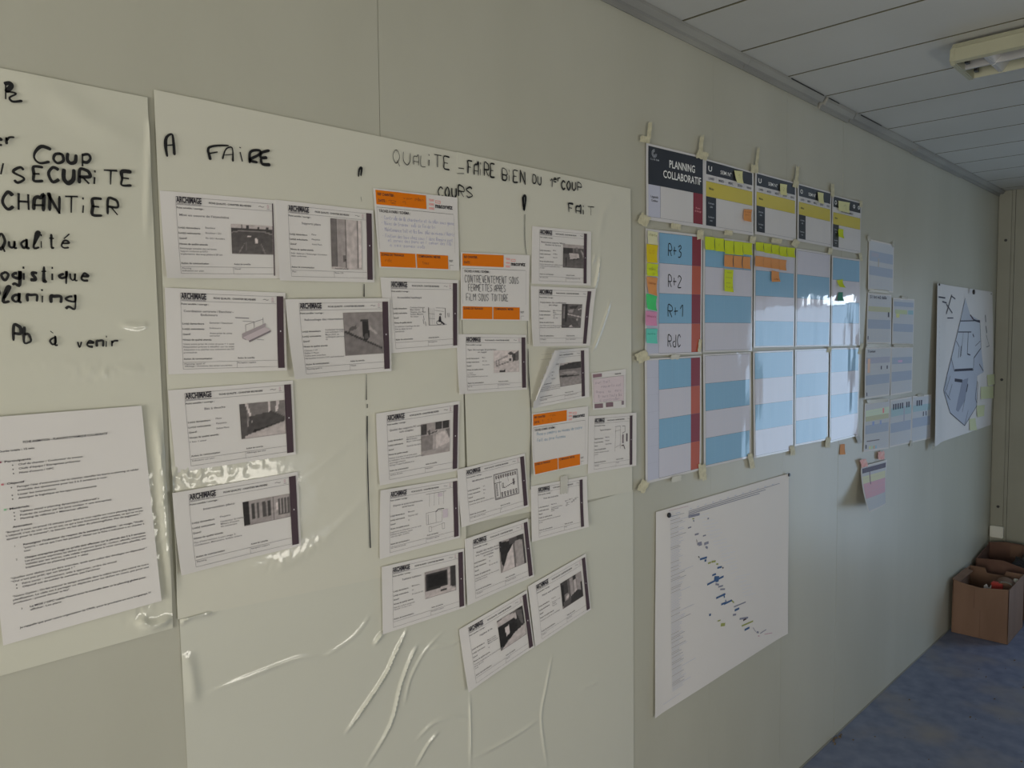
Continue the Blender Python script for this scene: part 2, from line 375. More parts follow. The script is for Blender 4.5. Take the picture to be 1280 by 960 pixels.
class Pen:
    """ribbons drawn on the wall plane at distance off (points given where they sit on the wall)"""
    def __init__(s, off): s.off = off; s.v = []; s.f = []; s.done = []
    def flush(s):
        if s.f: s.done.append((s.v, s.f))
        s.v = []; s.f = []
    def stroke(s, pts, w, taper=True):
        pts = smooth(pts); Q = [Vector(at(x, y, s.off)) for x, y in pts]
        Q = [q for k, q in enumerate(Q) if k == 0 or (q-Q[k-1]).length > 1e-6]
        n = len(Q)
        if n < 2: return
        i = len(s.v)
        for k, q in enumerate(Q):
            d = (Q[min(k+1, n-1)]-Q[max(k-1, 0)]); d = d.normalized() if d.length > 1e-9 else Vector((1, 0))
            ww = w*(.75+.5*noise.noise(Vector((q.x*40, q.y*40, w*900))))*(.55 if taper and k in (0, n-1) else 1)
            nn = Vector((-d.y, d.x))*ww/2
            for p in (q+nn, q-nn): s.v.append(Vector((p.x, -s.off-.0003, p.y)))
        for k in range(n-1): a = i+2*k; s.f.append((a, a+1, a+3, a+2))
    def write(s, txt, a, b, h, w, jit=.12, sl=0.):
        """txt with its baseline from a to b (photo points), height h"""
        adv = [2.9 if c in "iIl'.1," else 3.2 if c == ' ' else 5.6 if c in 'MmT' else 4.7 for c in txt]; tot = sum(adv)-1.2; x = 0
        s.flush()
        for c, ad in zip(txt, adv):
            if c in HW:
                dy = random.uniform(-jit, jit)*1.5
                for st in HW[c].split('|'):
                    pp = []
                    for tk in st.split():
                        gx = (num(tk[0]) + random.uniform(-jit, jit)); gy = num(tk[1])+random.uniform(-jit, jit)+dy
                        f = (x+gx+sl*gy)/tot
                        pp.append((a[0]+(b[0]-a[0])*f, a[1]+(b[1]-a[1])*f-gy/6*h))
                    s.stroke(pp, w)
            x += ad
        s.flush()
    def build(s, name, parent, m=M_marker, label=None):
        s.flush()
        for V, F in s.done: link('handwritten_word', [v-parent.location for v in V], F, m, parent)

# ------------------------------------------------------------------ static films on the wall
def ridge_fn(ridges, spark, off, amp=1.):
    R = []
    for pts, wd, ht in ridges:
        q = [Vector(at(x, y, off)) for x, y in smooth(pts, 4)]
        mnx = min(p.x for p in q)-3*wd; mxx = max(p.x for p in q)+3*wd; mnz = min(p.y for p in q)-3*wd; mxz = max(p.y for p in q)+3*wd
        R.append((q, wd, ht, mnx, mxx, mnz, mxz))
    SP = [(Vector(at(x, y, off)), rx, rz, a) for x, y, rx, rz, a in spark]
    def f(x, z):
        h = .0006*noise.noise(Vector((x*3, z*3, 1)))+.0006
        p = Vector((x, z))
        for q, wd, ht, a, b, c, d in R:
            if a < x < b and c < z < d:
                best = 9; bk = 0
                for k in range(len(q)-1):
                    e = q[k+1]-q[k]; t = max(0, min(1, (p-q[k]).dot(e)/(e.length_squared or 1))); dd = (p-q[k]-e*t).length
                    if dd < best: best = dd; bk = (k+t)/(len(q)-1)
                env = min(1, 4*min(bk, 1-bk)+.15)
                h += ht*env*math.exp(-(best/wd)**2)
        for c, rx, rz, a in SP:
            e = ((x-c.x)/rx)**2+((z-c.y)/rz)**2
            if e < 4: h += a*.42*math.exp(-e)*(.9+1.1*noise.noise(Vector((x*150, z*85, 5)))+.6*noise.noise(Vector((x*60, z*35, 9))))
        return max(h, 0)
    return f
def film(name, q, off, m, label, ridges=(), spark=(), step=.0036, ext=None, group=None):
    c = [Vector(at(x, y, off)) for x, y in q]
    if ext == 'left':
        c[0] = c[1]+(c[0]-c[1])*2.3; c[3] = c[2]+(c[3]-c[2])*2.1
    if ext == 'down':
        z = .10; c[3] = c[0]+(c[3]-c[0])*((c[0].y-z)/(c[0].y-c[3].y)); c[2] = c[1]+(c[2]-c[1])*((c[1].y-z)/(c[1].y-c[2].y))
    fn = ridge_fn(ridges, spark, off)
    sh = Sheet(None, off, wallq=c); sh.lift = lambda u, v: fn(*_uvxz(sh, u, v))
    return tag(place(sh, name, m, int(sh.W/step), int(sh.H/step), thick=.0002), label, 'plastic film', group), sh
def _uvxz(sh, u, v):
    a = sh.c[0].lerp(sh.c[1], u); b = sh.c[3].lerp(sh.c[2], u); p = a.lerp(b, v); return p.x, p.y
GF = 'white static films stuck on the wall'
fA, shA = film('static_film', [(0, 85), (184, 122), (216, 785), (0, 845)], .0022, M_film3,
    'cream plastic film at far left with black handwriting and a list sheet', ext='left', group=GF,
    ridges=[([(184, 405), (170, 408), (150, 405)], .004, .002), ([(0, 100), (60, 112), (110, 150), (180, 180)], .02, .002), ([(214, 772), (190, 782), (170, 775)], .006, .005),
            ([(186, 150), (186, 180), (183, 300)], .004, .0015), ([(196, 520), (205, 640), (214, 760)], .006, .003)],
    spark=[(200, 640, .012, .07, .0035), (150, 462, .05, .010, .0016), (60, 455, .05, .008, .0012), (175, 760, .03, .03, .0022), (197, 545, .012, .03, .002), (120, 470, .05, .012, .0012)])
fB, shB = film('static_film', [(192, 112), (573, 191), (583, 700), (222, 774)], .0024, M_film,
    'white plastic film carrying the words A FAIRE and the left column of forms', group=GF,
    ridges=[([(370, 606), (440, 550), (520, 490), (600, 430)], .010, .0005), ([(330, 720), (420, 660), (500, 570)], .010, .0005), ([(205, 560), (212, 640), (220, 740)], .007, .003)],
    spark=[(255, 590, .10, .022, .0030), (208, 640, .012, .06, .004), (225, 597, .03, .02, .004), (350, 702, .05, .012, .0018), (395, 680, .03, .015, .0013), (300, 560, .06, .02, .0012), (200, 520, .01, .02, .002)])
fC, shC = film('static_film', [(571, 190), (788, 236), (790, 614), (586, 655)], .0028, M_film,
    'white plastic film under the words BIEN DU and FAIT beside the planning board', group=GF,
    ridges=[([(750, 320), (746, 345), (743, 360)], .0035, .0035), ([(744, 318), (740, 330)], .003, .002), ([(763, 375), (752, 410), (740, 440)], .003, .0025), ([(770, 245), (755, 265), (748, 300)], .012, .001)])
fD, shD = film('static_film', [(224, 774), (791, 612), (792, 955), (234, 955)], .0008, M_film2,
    'greyish plastic film with long shiny wrinkles below the forms', ext='down', group=GF, step=.0032,
    ridges=[([(224, 778), (240, 770), (268, 764)], .004, .004), ([(478, 790), (472, 798), (468, 804)], .0035, .005), ([(508, 787), (494, 815), (480, 845), (450, 890), (432, 916)], .0034, .0042),
            ([(521, 808), (513, 822), (500, 858), (488, 905), (458, 958)], .0034, .0034), ([(403, 822), (440, 797), (462, 770)], .004, .0012), ([(260, 866), (330, 838), (375, 822), (405, 821)], .0035, .0018),
            ([(585, 898), (560, 897), (540, 905), (520, 925)], .004, .0022), ([(590, 948), (625, 930), (650, 915), (672, 900)], .004, .0022), ([(690, 820), (682, 860), (676, 900), (684, 958)], .0035, .002),
            ([(575, 801), (555, 808), (535, 812)], .004, .0014), ([(553, 790), (530, 815), (512, 850), (506, 880)], .0032, .0018), ([(548, 915), (535, 930), (520, 957)], .0035, .0025),
            ([(748, 852), (725, 862)], .005, .0015), ([(231, 815), (238, 840), (243, 880)], .010, .0025), ([(587, 868), (588, 958)], .0025, .002)],
    spark=[(500, 800, .05, .05, .0004)])
# the black marker words on the films
p = Pen(.0052)
p.stroke([(5, 105), (12, 104), (14, 108), (7, 115)], .007); p.stroke([(7, 106), (7, 124)], .006); p.stroke([(8, 114), (20, 117), (12, 122), (16, 127), (28, 126)], .006); p.flush()
p.write('er', (-8, 181), (20, 180), 18, .0042)
p.stroke([(64, 187), (52, 183), (44, 190), (43, 198), (50, 204), (62, 202)], .0055); p.stroke([(76, 192), (69, 193), (67, 199), (72, 204), (79, 201), (78, 194), (74, 192)], .005)
p.stroke([(85, 191), (84, 199), (88, 204), (94, 202), (95, 193)], .005); p.stroke([(103, 193), (103, 208)], .005); p.stroke([(102, 194), (110, 193), (113, 198), (109, 203), (103, 202)], .005); p.flush()
p.stroke([(4, 204), (1, 218)], .0055); p.flush()
p.write('S', (18, 228), (31, 228), 19, .0055, .15); p.write('ECURiTE', (42, 226), (167, 232), 17, .0056, .15)
p.write('CHANTiER', (4, 260), (149, 270), 20, .0052, .15)
p.write('Qualité', (-4, 310), (88, 309), 17, .0050); p.write('Logistique', (-12, 349), (112, 351), 17, .0050)
p.write('Planing', (-14, 376), (96, 379), 17, .0048)
p.write('Pb', (17, 426), (40, 428), 19, .0040); p.write('à', (63, 431), (74, 431), 17, .0040); p.write('venir', (97, 434), (149, 433), 14, .0040)
p.build('handwriting', fA)
p = Pen(.0054)
p.stroke([(209, 196), (207, 183), (208, 172), (215, 168), (217, 180), (218, 194)], .0055); p.stroke([(208, 182), (217, 181)], .004)
p.flush(); p.stroke([(263, 200), (261, 192), (260, 188), (262, 184), (272, 182), (286, 182)], .005); p.stroke([(261, 192), (272, 190)], .005)
p.stroke([(278, 199), (282, 187), (289, 184), (291, 190), (291, 202)], .005); p.stroke([(280, 194), (291, 193)], .004)
p.stroke([(300, 190), (303, 202)], .0045); p.stroke([(299, 184), (301, 185)], .004)
p.stroke([(312, 204), (313, 190), (324, 188), (324, 193), (312, 200), (322, 203)], .005)
p.stroke([(337, 188), (327, 191), (326, 197), (334, 197)], .005); p.stroke([(326, 198), (328, 205), (338, 206)], .005)
p.flush(); p.stroke([(448, 221), (449, 212), (452, 210), (451, 220)], .005); p.stroke([(451, 246), (452, 252)], .0025)
p.flush(); p.stroke([(455, 355), (455, 371)], .003, False); p.flush(); p.stroke([(458, 468), (458, 500)], .0028, False); p.stroke([(459, 505), (459, 510)], .0028, False)
p.flush(); p.stroke([(459, 520), (459, 545), (460, 600), (463, 685)], .0030, False)
p.write('QU', (491, 202), (514, 206), 15, .0026); p.write('AL', (517, 206), (533, 209), 13, .0018)
p.write('iTE', (536, 207), (563, 212), 15, .0046)
p.write('COU', (548, 246), (571, 247), 12, .0045)
p.build('handwriting', fB, label='black marker words A FAIRE')
p = Pen(.0058)
p.stroke([(573, 210), (580, 211)], .004); p.stroke([(571, 217), (580, 217)], .004); p.flush()
p.write('FAiRE', (585, 217), (619, 222), 16, .0044); p.write('BiEN', (628, 225), (657, 229), 14, .0042)
p.write('DU', (666, 229), (677, 231), 10, .0040); p.stroke([(688, 226), (690, 224), (690, 234)], .0036); p.write('er', (692, 227), (701, 227), 9, .0034)
p.write('COUP', (702, 236), (727, 239), 10, .0040); p.write('RS', (573, 245), (591, 247), 13, .0045)
p.write('FAiT', (711, 265), (743, 270), 11, .0052)
p.flush(); p.stroke([(653, 246), (655, 263), (657, 246), (654, 247), (655, 262)], .007); p.flush(); p.stroke([(656, 268), (656, 300), (658, 318)], .0024, False)
p.flush(); p.stroke([(659, 401), (660, 430)], .0028, False); p.flush(); p.stroke([(660, 436), (661, 470), (664, 520), (663, 560), (663, 612)], .0030, False)
p.build('handwriting', fC, label='black marker words FAIRE BIEN DU 1er COUP and FAIT')

# ------------------------------------------------------------------ lifts for curling paper
def lift(tl=0, tr=0, br=0, bl=0, mid=0, k=2.5, seed=0):
    def f(u, v):
        h = tl*max(0, 1-u-v)**k+tr*max(0, u-v)**k+br*max(0, u+v-1)**k+bl*max(0, v-u)**k
        h += mid*math.sin(math.pi*u)*math.sin(math.pi*v)
        h += .0007*(1+noise.noise(Vector((u*2.3, v*2.1, seed*3.7))))
        return h
    return f
INK = P(42, 38, 42); GREY = P(95, 88, 90); PLUM = P(58, 45, 49); ORG = P(170, 86, 8)
# ------------------------------------------------------------------ printed photographs
def paint(ink_sheet, root, u0, v0, u1, v1, polys, base, seed=1, tex=.05, n=44, label=None):
    nx = n; ny = int(n*(v1-v0)*ink_sheet.H/((u1-u0)*ink_sheet.W)); V = []; C = []; F = []
    def inside(x, y, pl):
        c = False; j = len(pl)-1
        for i in range(len(pl)):
            if (pl[i][1] > y) != (pl[j][1] > y) and x < (pl[j][0]-pl[i][0])*(y-pl[i][1])/(pl[j][1]-pl[i][1])+pl[i][0]: c = not c
            j = i
        return c
    for j in range(ny+1):
        for i in range(nx+1):
            x, y = i/nx, j/ny; g = base
            for gg, pl in polys:
                if inside(x, y, pl): g = gg if not isinstance(gg, tuple) else gg[0]+(gg[1]-gg[0])*y
            g = max(28, min(176, g*(1+tex*2.2*noise.noise(Vector((x*9, y*9, seed)))+tex*noise.noise(Vector((x*34, y*34, seed))))))
            V.append(ink_sheet.pt(u0+(u1-u0)*x, v0+(v1-v0)*y, .0009)-root.location); g = 22+(g-28)*1.04; C.append(P(g, g*.91, g*.88))
    for j in range(ny):
        for i in range(nx): a = j*(nx+1)+i; F.append((a+nx+1, a+nx+2, a+1, a))
    o = link('printed_photo', V, F, M_ink, root, cols=C)
    if label: o['label'] = label
    return o
B = lambda a, b, c, d: [(a, b), (c, b), (c, d), (a, d)]
PH = {
 'roof': (112, [(150, B(0, 0, 1, .13)), (60, B(0, .12, 1, .28)), (70, B(.24, 0, .27, .2)), (60, B(.35, .03, .43, .15)), (60, B(.62, .04, .66, .2)), (62, B(.84, .06, .9, .2)), (110, [(0, .26), (.2, .2), (.8, .2), (1, .28), (1, .3), (0, .3)]), ((70, 80), [(0, .30), (.25, .22), (.78, .24), (1, .33), (1, 1), (0, 1)]), (165, B(.38, .38, .47, .42)), (170, [(.55, .45), (.61, .45), (.64, .63), (.57, .63)]), (105, [(.3, .62), (.32, .62), (.16, 1), (.13, 1)]), (105, [(.68, .62), (.7, .62), (.82, 1), (.79, 1)]), (95, [(.34, .6), (.355, .6), (.34, .9), (.325, .9)])]),
 'planks': (138, [(95, B(0, 0, .17, 1)), (128, B(.17, 0, .48, 1)), (75, B(.18, 0, .2, 1)), (60, B(.475, 0, .5, 1)), (150, B(.5, 0, .85, 1)), (70, B(.85, 0, .875, .98)), (165, B(.89, 0, 1, .96)), (90, B(.38, .72, .48, .85)), (50, B(.42, .8, .5, .82)), (150, [(0, .95), (1, 1), (0, 1)])]),
 'hole': (112, [(100, [(0, .42), (1, .85), (1, 1), (0, 1)]), (60, [(0, .42), (.05, .42), (.95, .84), (1, .9), (.9, .86), (.02, .47)]), (80, [(.15, .35), (.3, .3), (.33, .38), (.1, .45)]), (140, [(.66, .33), (.85, .5), (.83, .54), (.64, .40)]), (48, [(.46, .22), (.62, .22), (.65, .58), (.6, .66), (.5, .66), (.47, .55)]), (75, [(.5, .52), (.6, .5), (.62, .62), (.52, .64)]), (60, B(.43, .16, .62, .22))]),
 'tray': (120, [(75, B(0, 0, .14, 1)), (100, B(.14, 0, 1, .5)), (165, [(.12, 0), (.18, 0), (.25, .4), (.21, .42)]), (160, B(.62, 0, .67, .3)), (160, [(.8, 0), (.88, 0), (.83, .3), (.79, .3)]), (68, [(.2, .38), (.7, .28), (1, .5), (1, .6), (.3, .85), (.12, .9)]), (50, [(.25, .8), (1, .58), (1, .6), (.27, .84)]), ((130, 150), [(.1, .92), (.3, .85), (1, .63), (1, 1), (.05, 1)]), (40, B(.28, .76, .34, .82)), (130, B(.24, .5, .27, .55))]),
 'windows': (112, [(45, B(0, 0, .13, 1)), (125, B(.13, 0, .6, 1)), (60, B(.18, .15, .24, .8)), (75, B(.28, .15, .33, .8)), (70, B(.40, .15, .46, .78)), (90, B(.46, .2, .5, .78)), (62, B(.51, .15, .58, .78)), (135, B(.6, 0, 1, 1)), (78, B(.73, .15, .98, .85)), (140, B(.78, .15, .8, .8)), (130, B(.85, .15, .87, .8)), (130, B(.92, .15, .935, .8)), (168, B(.70, .3, .73, .6)), (95, B(.62, 0, .64, 1))]),
 'stairs': (150, [(165, B(0, 0, 1, .5)), (130, [(.1, .5), (.1, .45), (.55, .2), (.55, .3)]), (60, [(.07, .7), (.6, .5), (.6, .53), (.07, .73)]), (90, B(.09, .45, .11, .7)), (90, B(.2, .4, .22, .66)), (90, B(.48, .25, .5, .55)), (70, [(.55, .15), (.66, .05), (.78, .12), (.79, .5), (.74, .52), (.72, .2), (.6, .2)]), (75, B(.6, .35, .7, .5)), (60, B(.78, .12, .86, .5)), (85, [(.86, .1), (1, 0), (1, .45), (.86, .5)]), (155, [(0, .75), (.8, .52), (1, .6), (1, 1), (0, 1)]), (45, [(.22, .9), (.45, .88), (.45, .99), (.2, 1)])]),
 'office': (138, [(62, B(0, .02, .2, .36)), (128, B(.2, 0, .5, .3)), (60, B(.5, 0, .72, .25)), (55, B(.75, 0, .97, .24)), (75, [(.22, .25), (.3, .2), (.3, .32), (.24, .36)]), (68, [(.25, .33), (.55, .27), (.55, .3), (.27, .37)]), (110, B(0, .38, .4, 1)), (160, [(.5, .38), (.8, .3), (1, .6), (1, .7), (.52, .82)]), (95, [(.85, .28), (1, .25), (1, .6)]), (130, B(0, .85, 1, 1))]),
 'window': (108, [(125, B(0, 0, .88, .15)), (48, B(.03, .08, .72, .72)), (36, B(.1, .16, .66, .62)), (145, B(.73, .02, .8, .78)), (95, B(.80, 0, .83, .8)), (55, B(.84, -.1, 1, .8)), ((120, 155), [(0, .74), (.75, .7), (1, .9), (1, 1), (0, 1)]), (60, B(.5, .82, .7, .88))]),
 'beam': (120, [(45, [(0, 0), (.55, 0), (.55, .2), (.48, .3), (.3, .45), (.12, .85), (.05, .7)]), (135, [(.1, 0), (.7, 0), (.7, .08), (.1, .04)]), (70, B(.4, .02, .95, .2)), (160, [(.5, .25), (.58, .2), (.62, 1), (.05, 1), (.2, .7), (.32, .45)]), (95, B(.54, .2, .6, 1)), (130, B(.62, .15, .92, 1)), (55, [(.72, 0), (1, 0), (1, .18), (.72, .14)]), (60, B(.92, 0, 1, 1))]),
 'tunnel': (95, [(45, B(0, .15, .75, .8)), (150, [(0, .05), (.4, 0), (.75, .1), (.95, .4), (.85, .45), (.6, .2), (0, .2)]), (50, B(.72, 0, 1, 1)), (40, [(0, .25), (.6, .35), (.7, .5), (.1, .95), (0, .9)]), (165, [(.24, .35), (.4, .33), (.4, .6), (.26, .65)]), (150, [(.1, .95), (.55, .7), (1, .6), (1, 1), (.05, 1)]), (85, [(.7, .0), (.95, .1), (.95, .6), (.85, .5)])]),
 'room': (108, [(60, B(0, 0, .35, .5)), (85, B(.3, 0, .42, 1)), (130, B(.42, .05, .56, .7)), (50, B(.57, 0, .72, .15)), (150, B(.6, .15, .72, .75)), (125, B(.73, 0, 1, .8)), (48, B(.92, .4, 1, .95)), (160, [(.2, .6), (.32, .55), (.32, .68), (.2, .72)]), (45, B(.0, .1, .12, .9)), (55, [(.42, .7), (.75, .6), (1, .75), (1, 1), (.4, 1)]), (75, B(.05, .75, .4, 1))]),
 'site': (80, [(135, B(0, 0, 1, .14)), (60, B(0, .14, .45, .4)), (120, B(.48, .06, .52, .35)), (100, B(.6, .1, .72, .32)), (150, [(.28, .38), (.74, .36), (.78, .56), (.34, .64)]), (40, [(.34, .64), (.78, .56), (.78, .6), (.36, .68)]), (130, [(.84, .2), (1, .35), (1, .55), (.95, .5)]), ((62, 90), B(0, .66, 1, 1)), (55, B(.12, .55, .17, .95))]),
 'trench': (88, [(70, B(0, 0, .3, 1)), (45, B(.17, 0, .24, .75)), (105, B(.05, .1, .15, .6)), (120, [(.3, .25), (.6, .2), (.55, .35), (.35, .38)]), (60, [(.35, .1), (.8, .05), (.7, .2), (.4, .2)]), (155, [(.28, .40), (1, .52), (1, .57), (.3, .44)]), (150, [(.8, .2), (1, .15), (1, .19), (.82, .26)]), (140, [(.74, .62), (.84, .6), (.84, .68), (.75, .7)]), (75, [(.25, .55), (.7, .6), (.9, .9), (.2, .95)]), (160, [(.4, .92), (.5, .88), (.58, .94), (.42, .97)])]),
 'field': (96, [(150, B(0, 0, 1, .10)), (60, [(0, .12), (.3, .05), (.6, .0), (1, 0), (1, .35), (0, .3)]), ((95, 125), B(0, .3, 1, 1)), (55, [(0, .5), (.5, .55), (.9, .6), (.9, .63), (.2, .62), (0, .58)]), (130, [(.1, .4), (.6, .38), (.9, .5), (.4, .5)])]),
}
def drawing(k, kind, u0, v0, u1, v1):
    """line drawings printed on some forms"""
    L = lambda pts, w=.0006, c=GREY: k.line([(u0+(u1-u0)*x, v0+(v1-v0)*y) for x, y in pts], c, w)
    Rr = lambda a, b, c, d, w=.0005, col=GREY: L([(a, b), (c, b), (c, d), (a, d), (a, b)], w, col)
    if kind == 'bracket':
        for gg, pl in ((128, [(.18, .68), (.85, .22), (.85, .36), (.28, .95), (.18, .88)]), (150, [(.20, .84), (.84, .38), (1, .52), (.36, .98)]), (100, [(.36, .98), (1, .52), (1, .6), (.38, 1.05)]), (95, [(.18, .68), (.28, .66), (.28, .95), (.18, .88)])):
            k.poly([(u0+(u1-u0)*x, v0+(v1-v0)*y) for x, y in pl], P(gg, gg*.9, gg*.9), .0007+gg*1e-6)
        L([(.28, .62), (.28, .30), (.78, .05)]); L([(.52, .46), (.52, .16), (.2, .14)]); L([(.78, .28), (.78, -.02)]); L([(.0, .0), (.38, .02)], .0012); L([(.6, .93), (.8, .95)])
    elif kind == 'wheelchair':
        L([(.22, .0), (.22, .9)], .0014, INK); L([(.22, .9), (.9, .9)], .0008); L([(.86, .05), (.86, .55)], .0012, INK); L([(.5, .02), (.86, .05)]); L([(.45, .15), (.8, .22)])
        for x in (.28, .35, .42): L([(x, .03), (x, .88)], .0004)
        L([(.22, .3), (.45, .35)]); L([(.22, .55), (.45, .58)])
        k.poly([(u0+(u1-u0)*x, v0+(v1-v0)*y) for x, y in ((.62, .45), (.68, .45), (.70, .7), (.84, .86), (.79, .9), (.66, .76), (.58, .74))], INK, .0009)
        for a0, r, cx_, cy_ in ((0, .10, .61, .78), (0, .035, .67, .36)):
            L([(cx_+r*math.cos(t*.524), cy_+r*1.1*math.sin(t*.524)) for t in range(13)], .0012, INK)
        for x, y in ((.0, .02), (.02, .4), (.0, .6), (.95, .3), (1.0, .3), (.08, .7)): L([(x, y), (x+.02, y+.22)], .0010)
    elif kind == 'plan':
        Rr(0, 0, 1, 1, .0010, PLUM); Rr(.03, .03, .97, .97); Rr(.03, .35, .22, .95, .001); L([(.22, .35), (.22, .05)]); L([(.0, .35), (.3, .35)], .001, INK); Rr(.33, .42, .38, .6, .001, INK)
        for i in range(9): x = .08+i*.1; Rr(x, .08, x+.04, .14, .0012, PLUM); Rr(x, .16, x+.03, .19, .0009, PLUM)
        for i in range(6): x = .27+i*.12; Rr(x, .78, x+.05, .85, .0012, PLUM); Rr(x+.01, .88, x+.04, .94, .0012, INK)
        for i in range(7): x = .4+i*.07; L([(x, .60-.02*i), (x+.045, .62-.02*i)], .0016, INK)
        for i in range(5): Rr(.08, .4+i*.1, .12, .46+i*.1, .0008, PLUM); Rr(.78, .35+.05*i, .84, .38+.05*i, .0008, PLUM)
        L([(.55, .1), (.6, .4)]); L([(.7, .2), (.95, .2)])
    elif kind == 'door':
        for x in (.25, .45, .65, .85): L([(x, .02), (x-.02, .35)], .0004)
        L([(.1, .02), (.95, .02)], .0007); Rr(.1, .5, .5, .8, .0005); Rr(.5, .5, .75, .8, .0004); L([(.5, .52), (.6, .46), (.85, .47)], .0012, INK); L([(.18, .55), (.18, .8)], .0007)
        k.rect(u0+(u1-u0)*.8, v0+(v1-v0)*.5, u1, v0+(v1-v0)*.72, P(160, 145, 148), .0008); Rr(.2, .87, .3, 1.0); Rr(.75, .85, .85, 1.0); L([(.3, .9), (.75, .86)], .0004); k.rect(u0+(u1-u0)*.6, v0+(v1-v0)*.05, u0+(u1-u0)*.78, v0+(v1-v0)*.14, P(160, 145, 148), .0008)
    elif kind == 'posts':
        L([(.05, .02), (.45, 0), (.45, .9)], .0008); L([(.1, .05), (.05, 1.0)], .0006); L([(.05, .2), (.45, .16)]); L([(.05, .85), (.45, .75)])
        L([(.6, .02), (.8, .02), (.8, .25), (.6, .3)], .0010, INK); k.rect(u0+(u1-u0)*.6, v0+(v1-v0)*.35, u0+(u1-u0)*.7, v0+(v1-v0)*.7, P(95, 82, 86), .0008); k.rect(u0+(u1-u0)*.9, v0+(v1-v0)*.33, u1, v0+(v1-v0)*.65, P(70, 60, 64), .0008)
        L([(.55, .8), (.7, .78), (.8, .95)], .0024, PLUM)
    elif kind == 'bolts':
        for x, y in ((.1, .2), (.4, .1), (.7, .3), (.2, .5), (.55, .5), (.15, .8), (.85, .1)): Rr(x, y, x+.1, y+.12, .0006); L([(x+.12, y), (x+.25, y+.02)], .0006)
# ------------------------------------------------------------------ the quality forms
def T_(k, *a, **kw): k.text(*a, **kw)
def form(q, off, label, title, dem, exe, when, note, act, ctl, photo=None, draw=None, lf=None, bar=(.918, .978), group='quality forms on the films', mask=None, hdr=True, pr=None):
    sh = Sheet(q, off, lf)
    o = tag(place(sh, 'quality_form', M_paper, 22 if mask else 12, 22 if mask else 12, mask=mask), label, 'form', group)
    k = Ink(sh); k.mask = mask
    # frame and lines
    k.hl(.115, .915, .055, GREY); k.hl(.115, .915, .145, GREY); k.vl(.115, .055, .945, GREY); k.hl(.115, .915, .945, GREY); k.hl(.115, .915, .865, GREY); k.vl(.555, .865, .945, GREY)
    # logo: heavy narrow capitals with a lower line
    k.text('ARCHIMAGE', .118, .120, .068, INK, width=.198, bold=.05)
    k.text('ARCHITECTES ASSOCIES', .12, .141, .014, GREY, width=.19, bold=.02)
    for i in range(9): k.rect(.120+i*.0215, .052, .134+i*.0215, .060, INK, .0011)
    k.text('FICHE QUALITE - CHANTIER BELVEDERE', .375, .112, .021, INK, width=.355, bold=.02)
    k.line([(.795, .10), (.81, .092), (.83, .105), (.845, .098)], GREY, .0008); k.line([(.875, .075), (.885, .075), (.885, .11), (.875, .11), (.875, .075)], P(150, 120, 125), .0007); k.hl(.87, .895, .125, GREY, .0006)
    k.text('Point sensible / ouvrage :', .118, .190, .021, INK, width=.215, bold=.012)
    for i, t in enumerate(title): k.text(t, .335, .275+.042*i, .026, GREY, al='c', bold=.01, width=min(.40, .0135*len(t)))
    for i, (a, b) in enumerate((('Lot(s) demandeurs', dem), ('Lot(s) exécutants', exe), ('Quand?', when))):
        y = .42+.062*i; k.text(a, .122, y, .021, INK, width=.0100*len(a), bold=.012)
        for j, bb in enumerate(b.split('|')): k.text(bb, .335, y-.012+.030*j, .020, GREY, width=.0092*len(bb), bold=.006)
    k.text('Niveau de qualité attendu', .122, .610, .021, INK, width=.225, bold=.012)
    for i, t in enumerate(note): k.text(t, .124, .660+.033*i, .019, GREY, width=min(.41, .0095*len(t)), bold=.006)
    k.text('Action de communication', .122, .835, .021, INK, width=.225, bold=.012)
    k.text('Action de contrôle', .562, .835, .020, INK, width=.145, bold=.012)
    for i, t in enumerate(act): k.text(t, .126, .893+.028*i, .018, GREY, width=min(.4, .0092*len(t)), bold=.006)
    for i, t in enumerate(ctl): k.text(t, .562, .893+.028*i, .018, GREY, width=min(.34, .0092*len(t)), bold=.006)
    k.build('print', o)
    kb = Ink(sh); kb.rect(bar[0], .048, bar[1], .965, PLUM, .0010); kb.rect((bar[0]+bar[1])/2-.005, .485, (bar[0]+bar[1])/2+.005, .503, P(160, 150, 150), .0012) if bar[1]-bar[0] > .02 else None
    kb.build('dark_band', o, label='dark plum band printed down the right side')
    pr = pr or (.56, .30, .915, .70)
    if photo: paint(sh, o, *pr, PH[photo][1], PH[photo][0], seed=len(label))
    if draw:
        kd = Ink(sh); kd.mask = mask; drawing(kd, draw, *pr); kd.build('line_drawing', o)
    return o, sh
o1, s1 = form([(199.5, 238), (350.5, 250.7), (353, 348), (209, 347.5)], .0040, 'form with a photo of a flat roof, top left of the forms under A FAIRE', ["Mise en oeuvre de l'étanchéité"], 'Etancheur', 'Etancheur / GO', 'Fin GO / Acrotère', ['Nettoyage complet des terrasses', 'Support conforme au DTU', 'Implantation des trop pleins à 20 cm'], ['Planning', 'Indication sur plan'], ['Visuel'], 'roof', lf=lift(bl=.007, seed=1), bar=(.918, .928), pr=(.55, .335, .918, .70))
form([(344, 249.5), (466.5, 263), (468, 353), (350, 350.5)], .0046, 'form with a tall photo of grey wall boards, right of the flat roof form', ['Supports placo'], 'Placo', 'Plaquiste', 'Avant Placo', ['Sols : balance / Nettoyage / Livraison', 'dalles conformes'], ['Plan'], ['Photo / CR'], 'planks', lf=lift(bl=.004, seed=2), pr=(.53, .165, .86, .83))
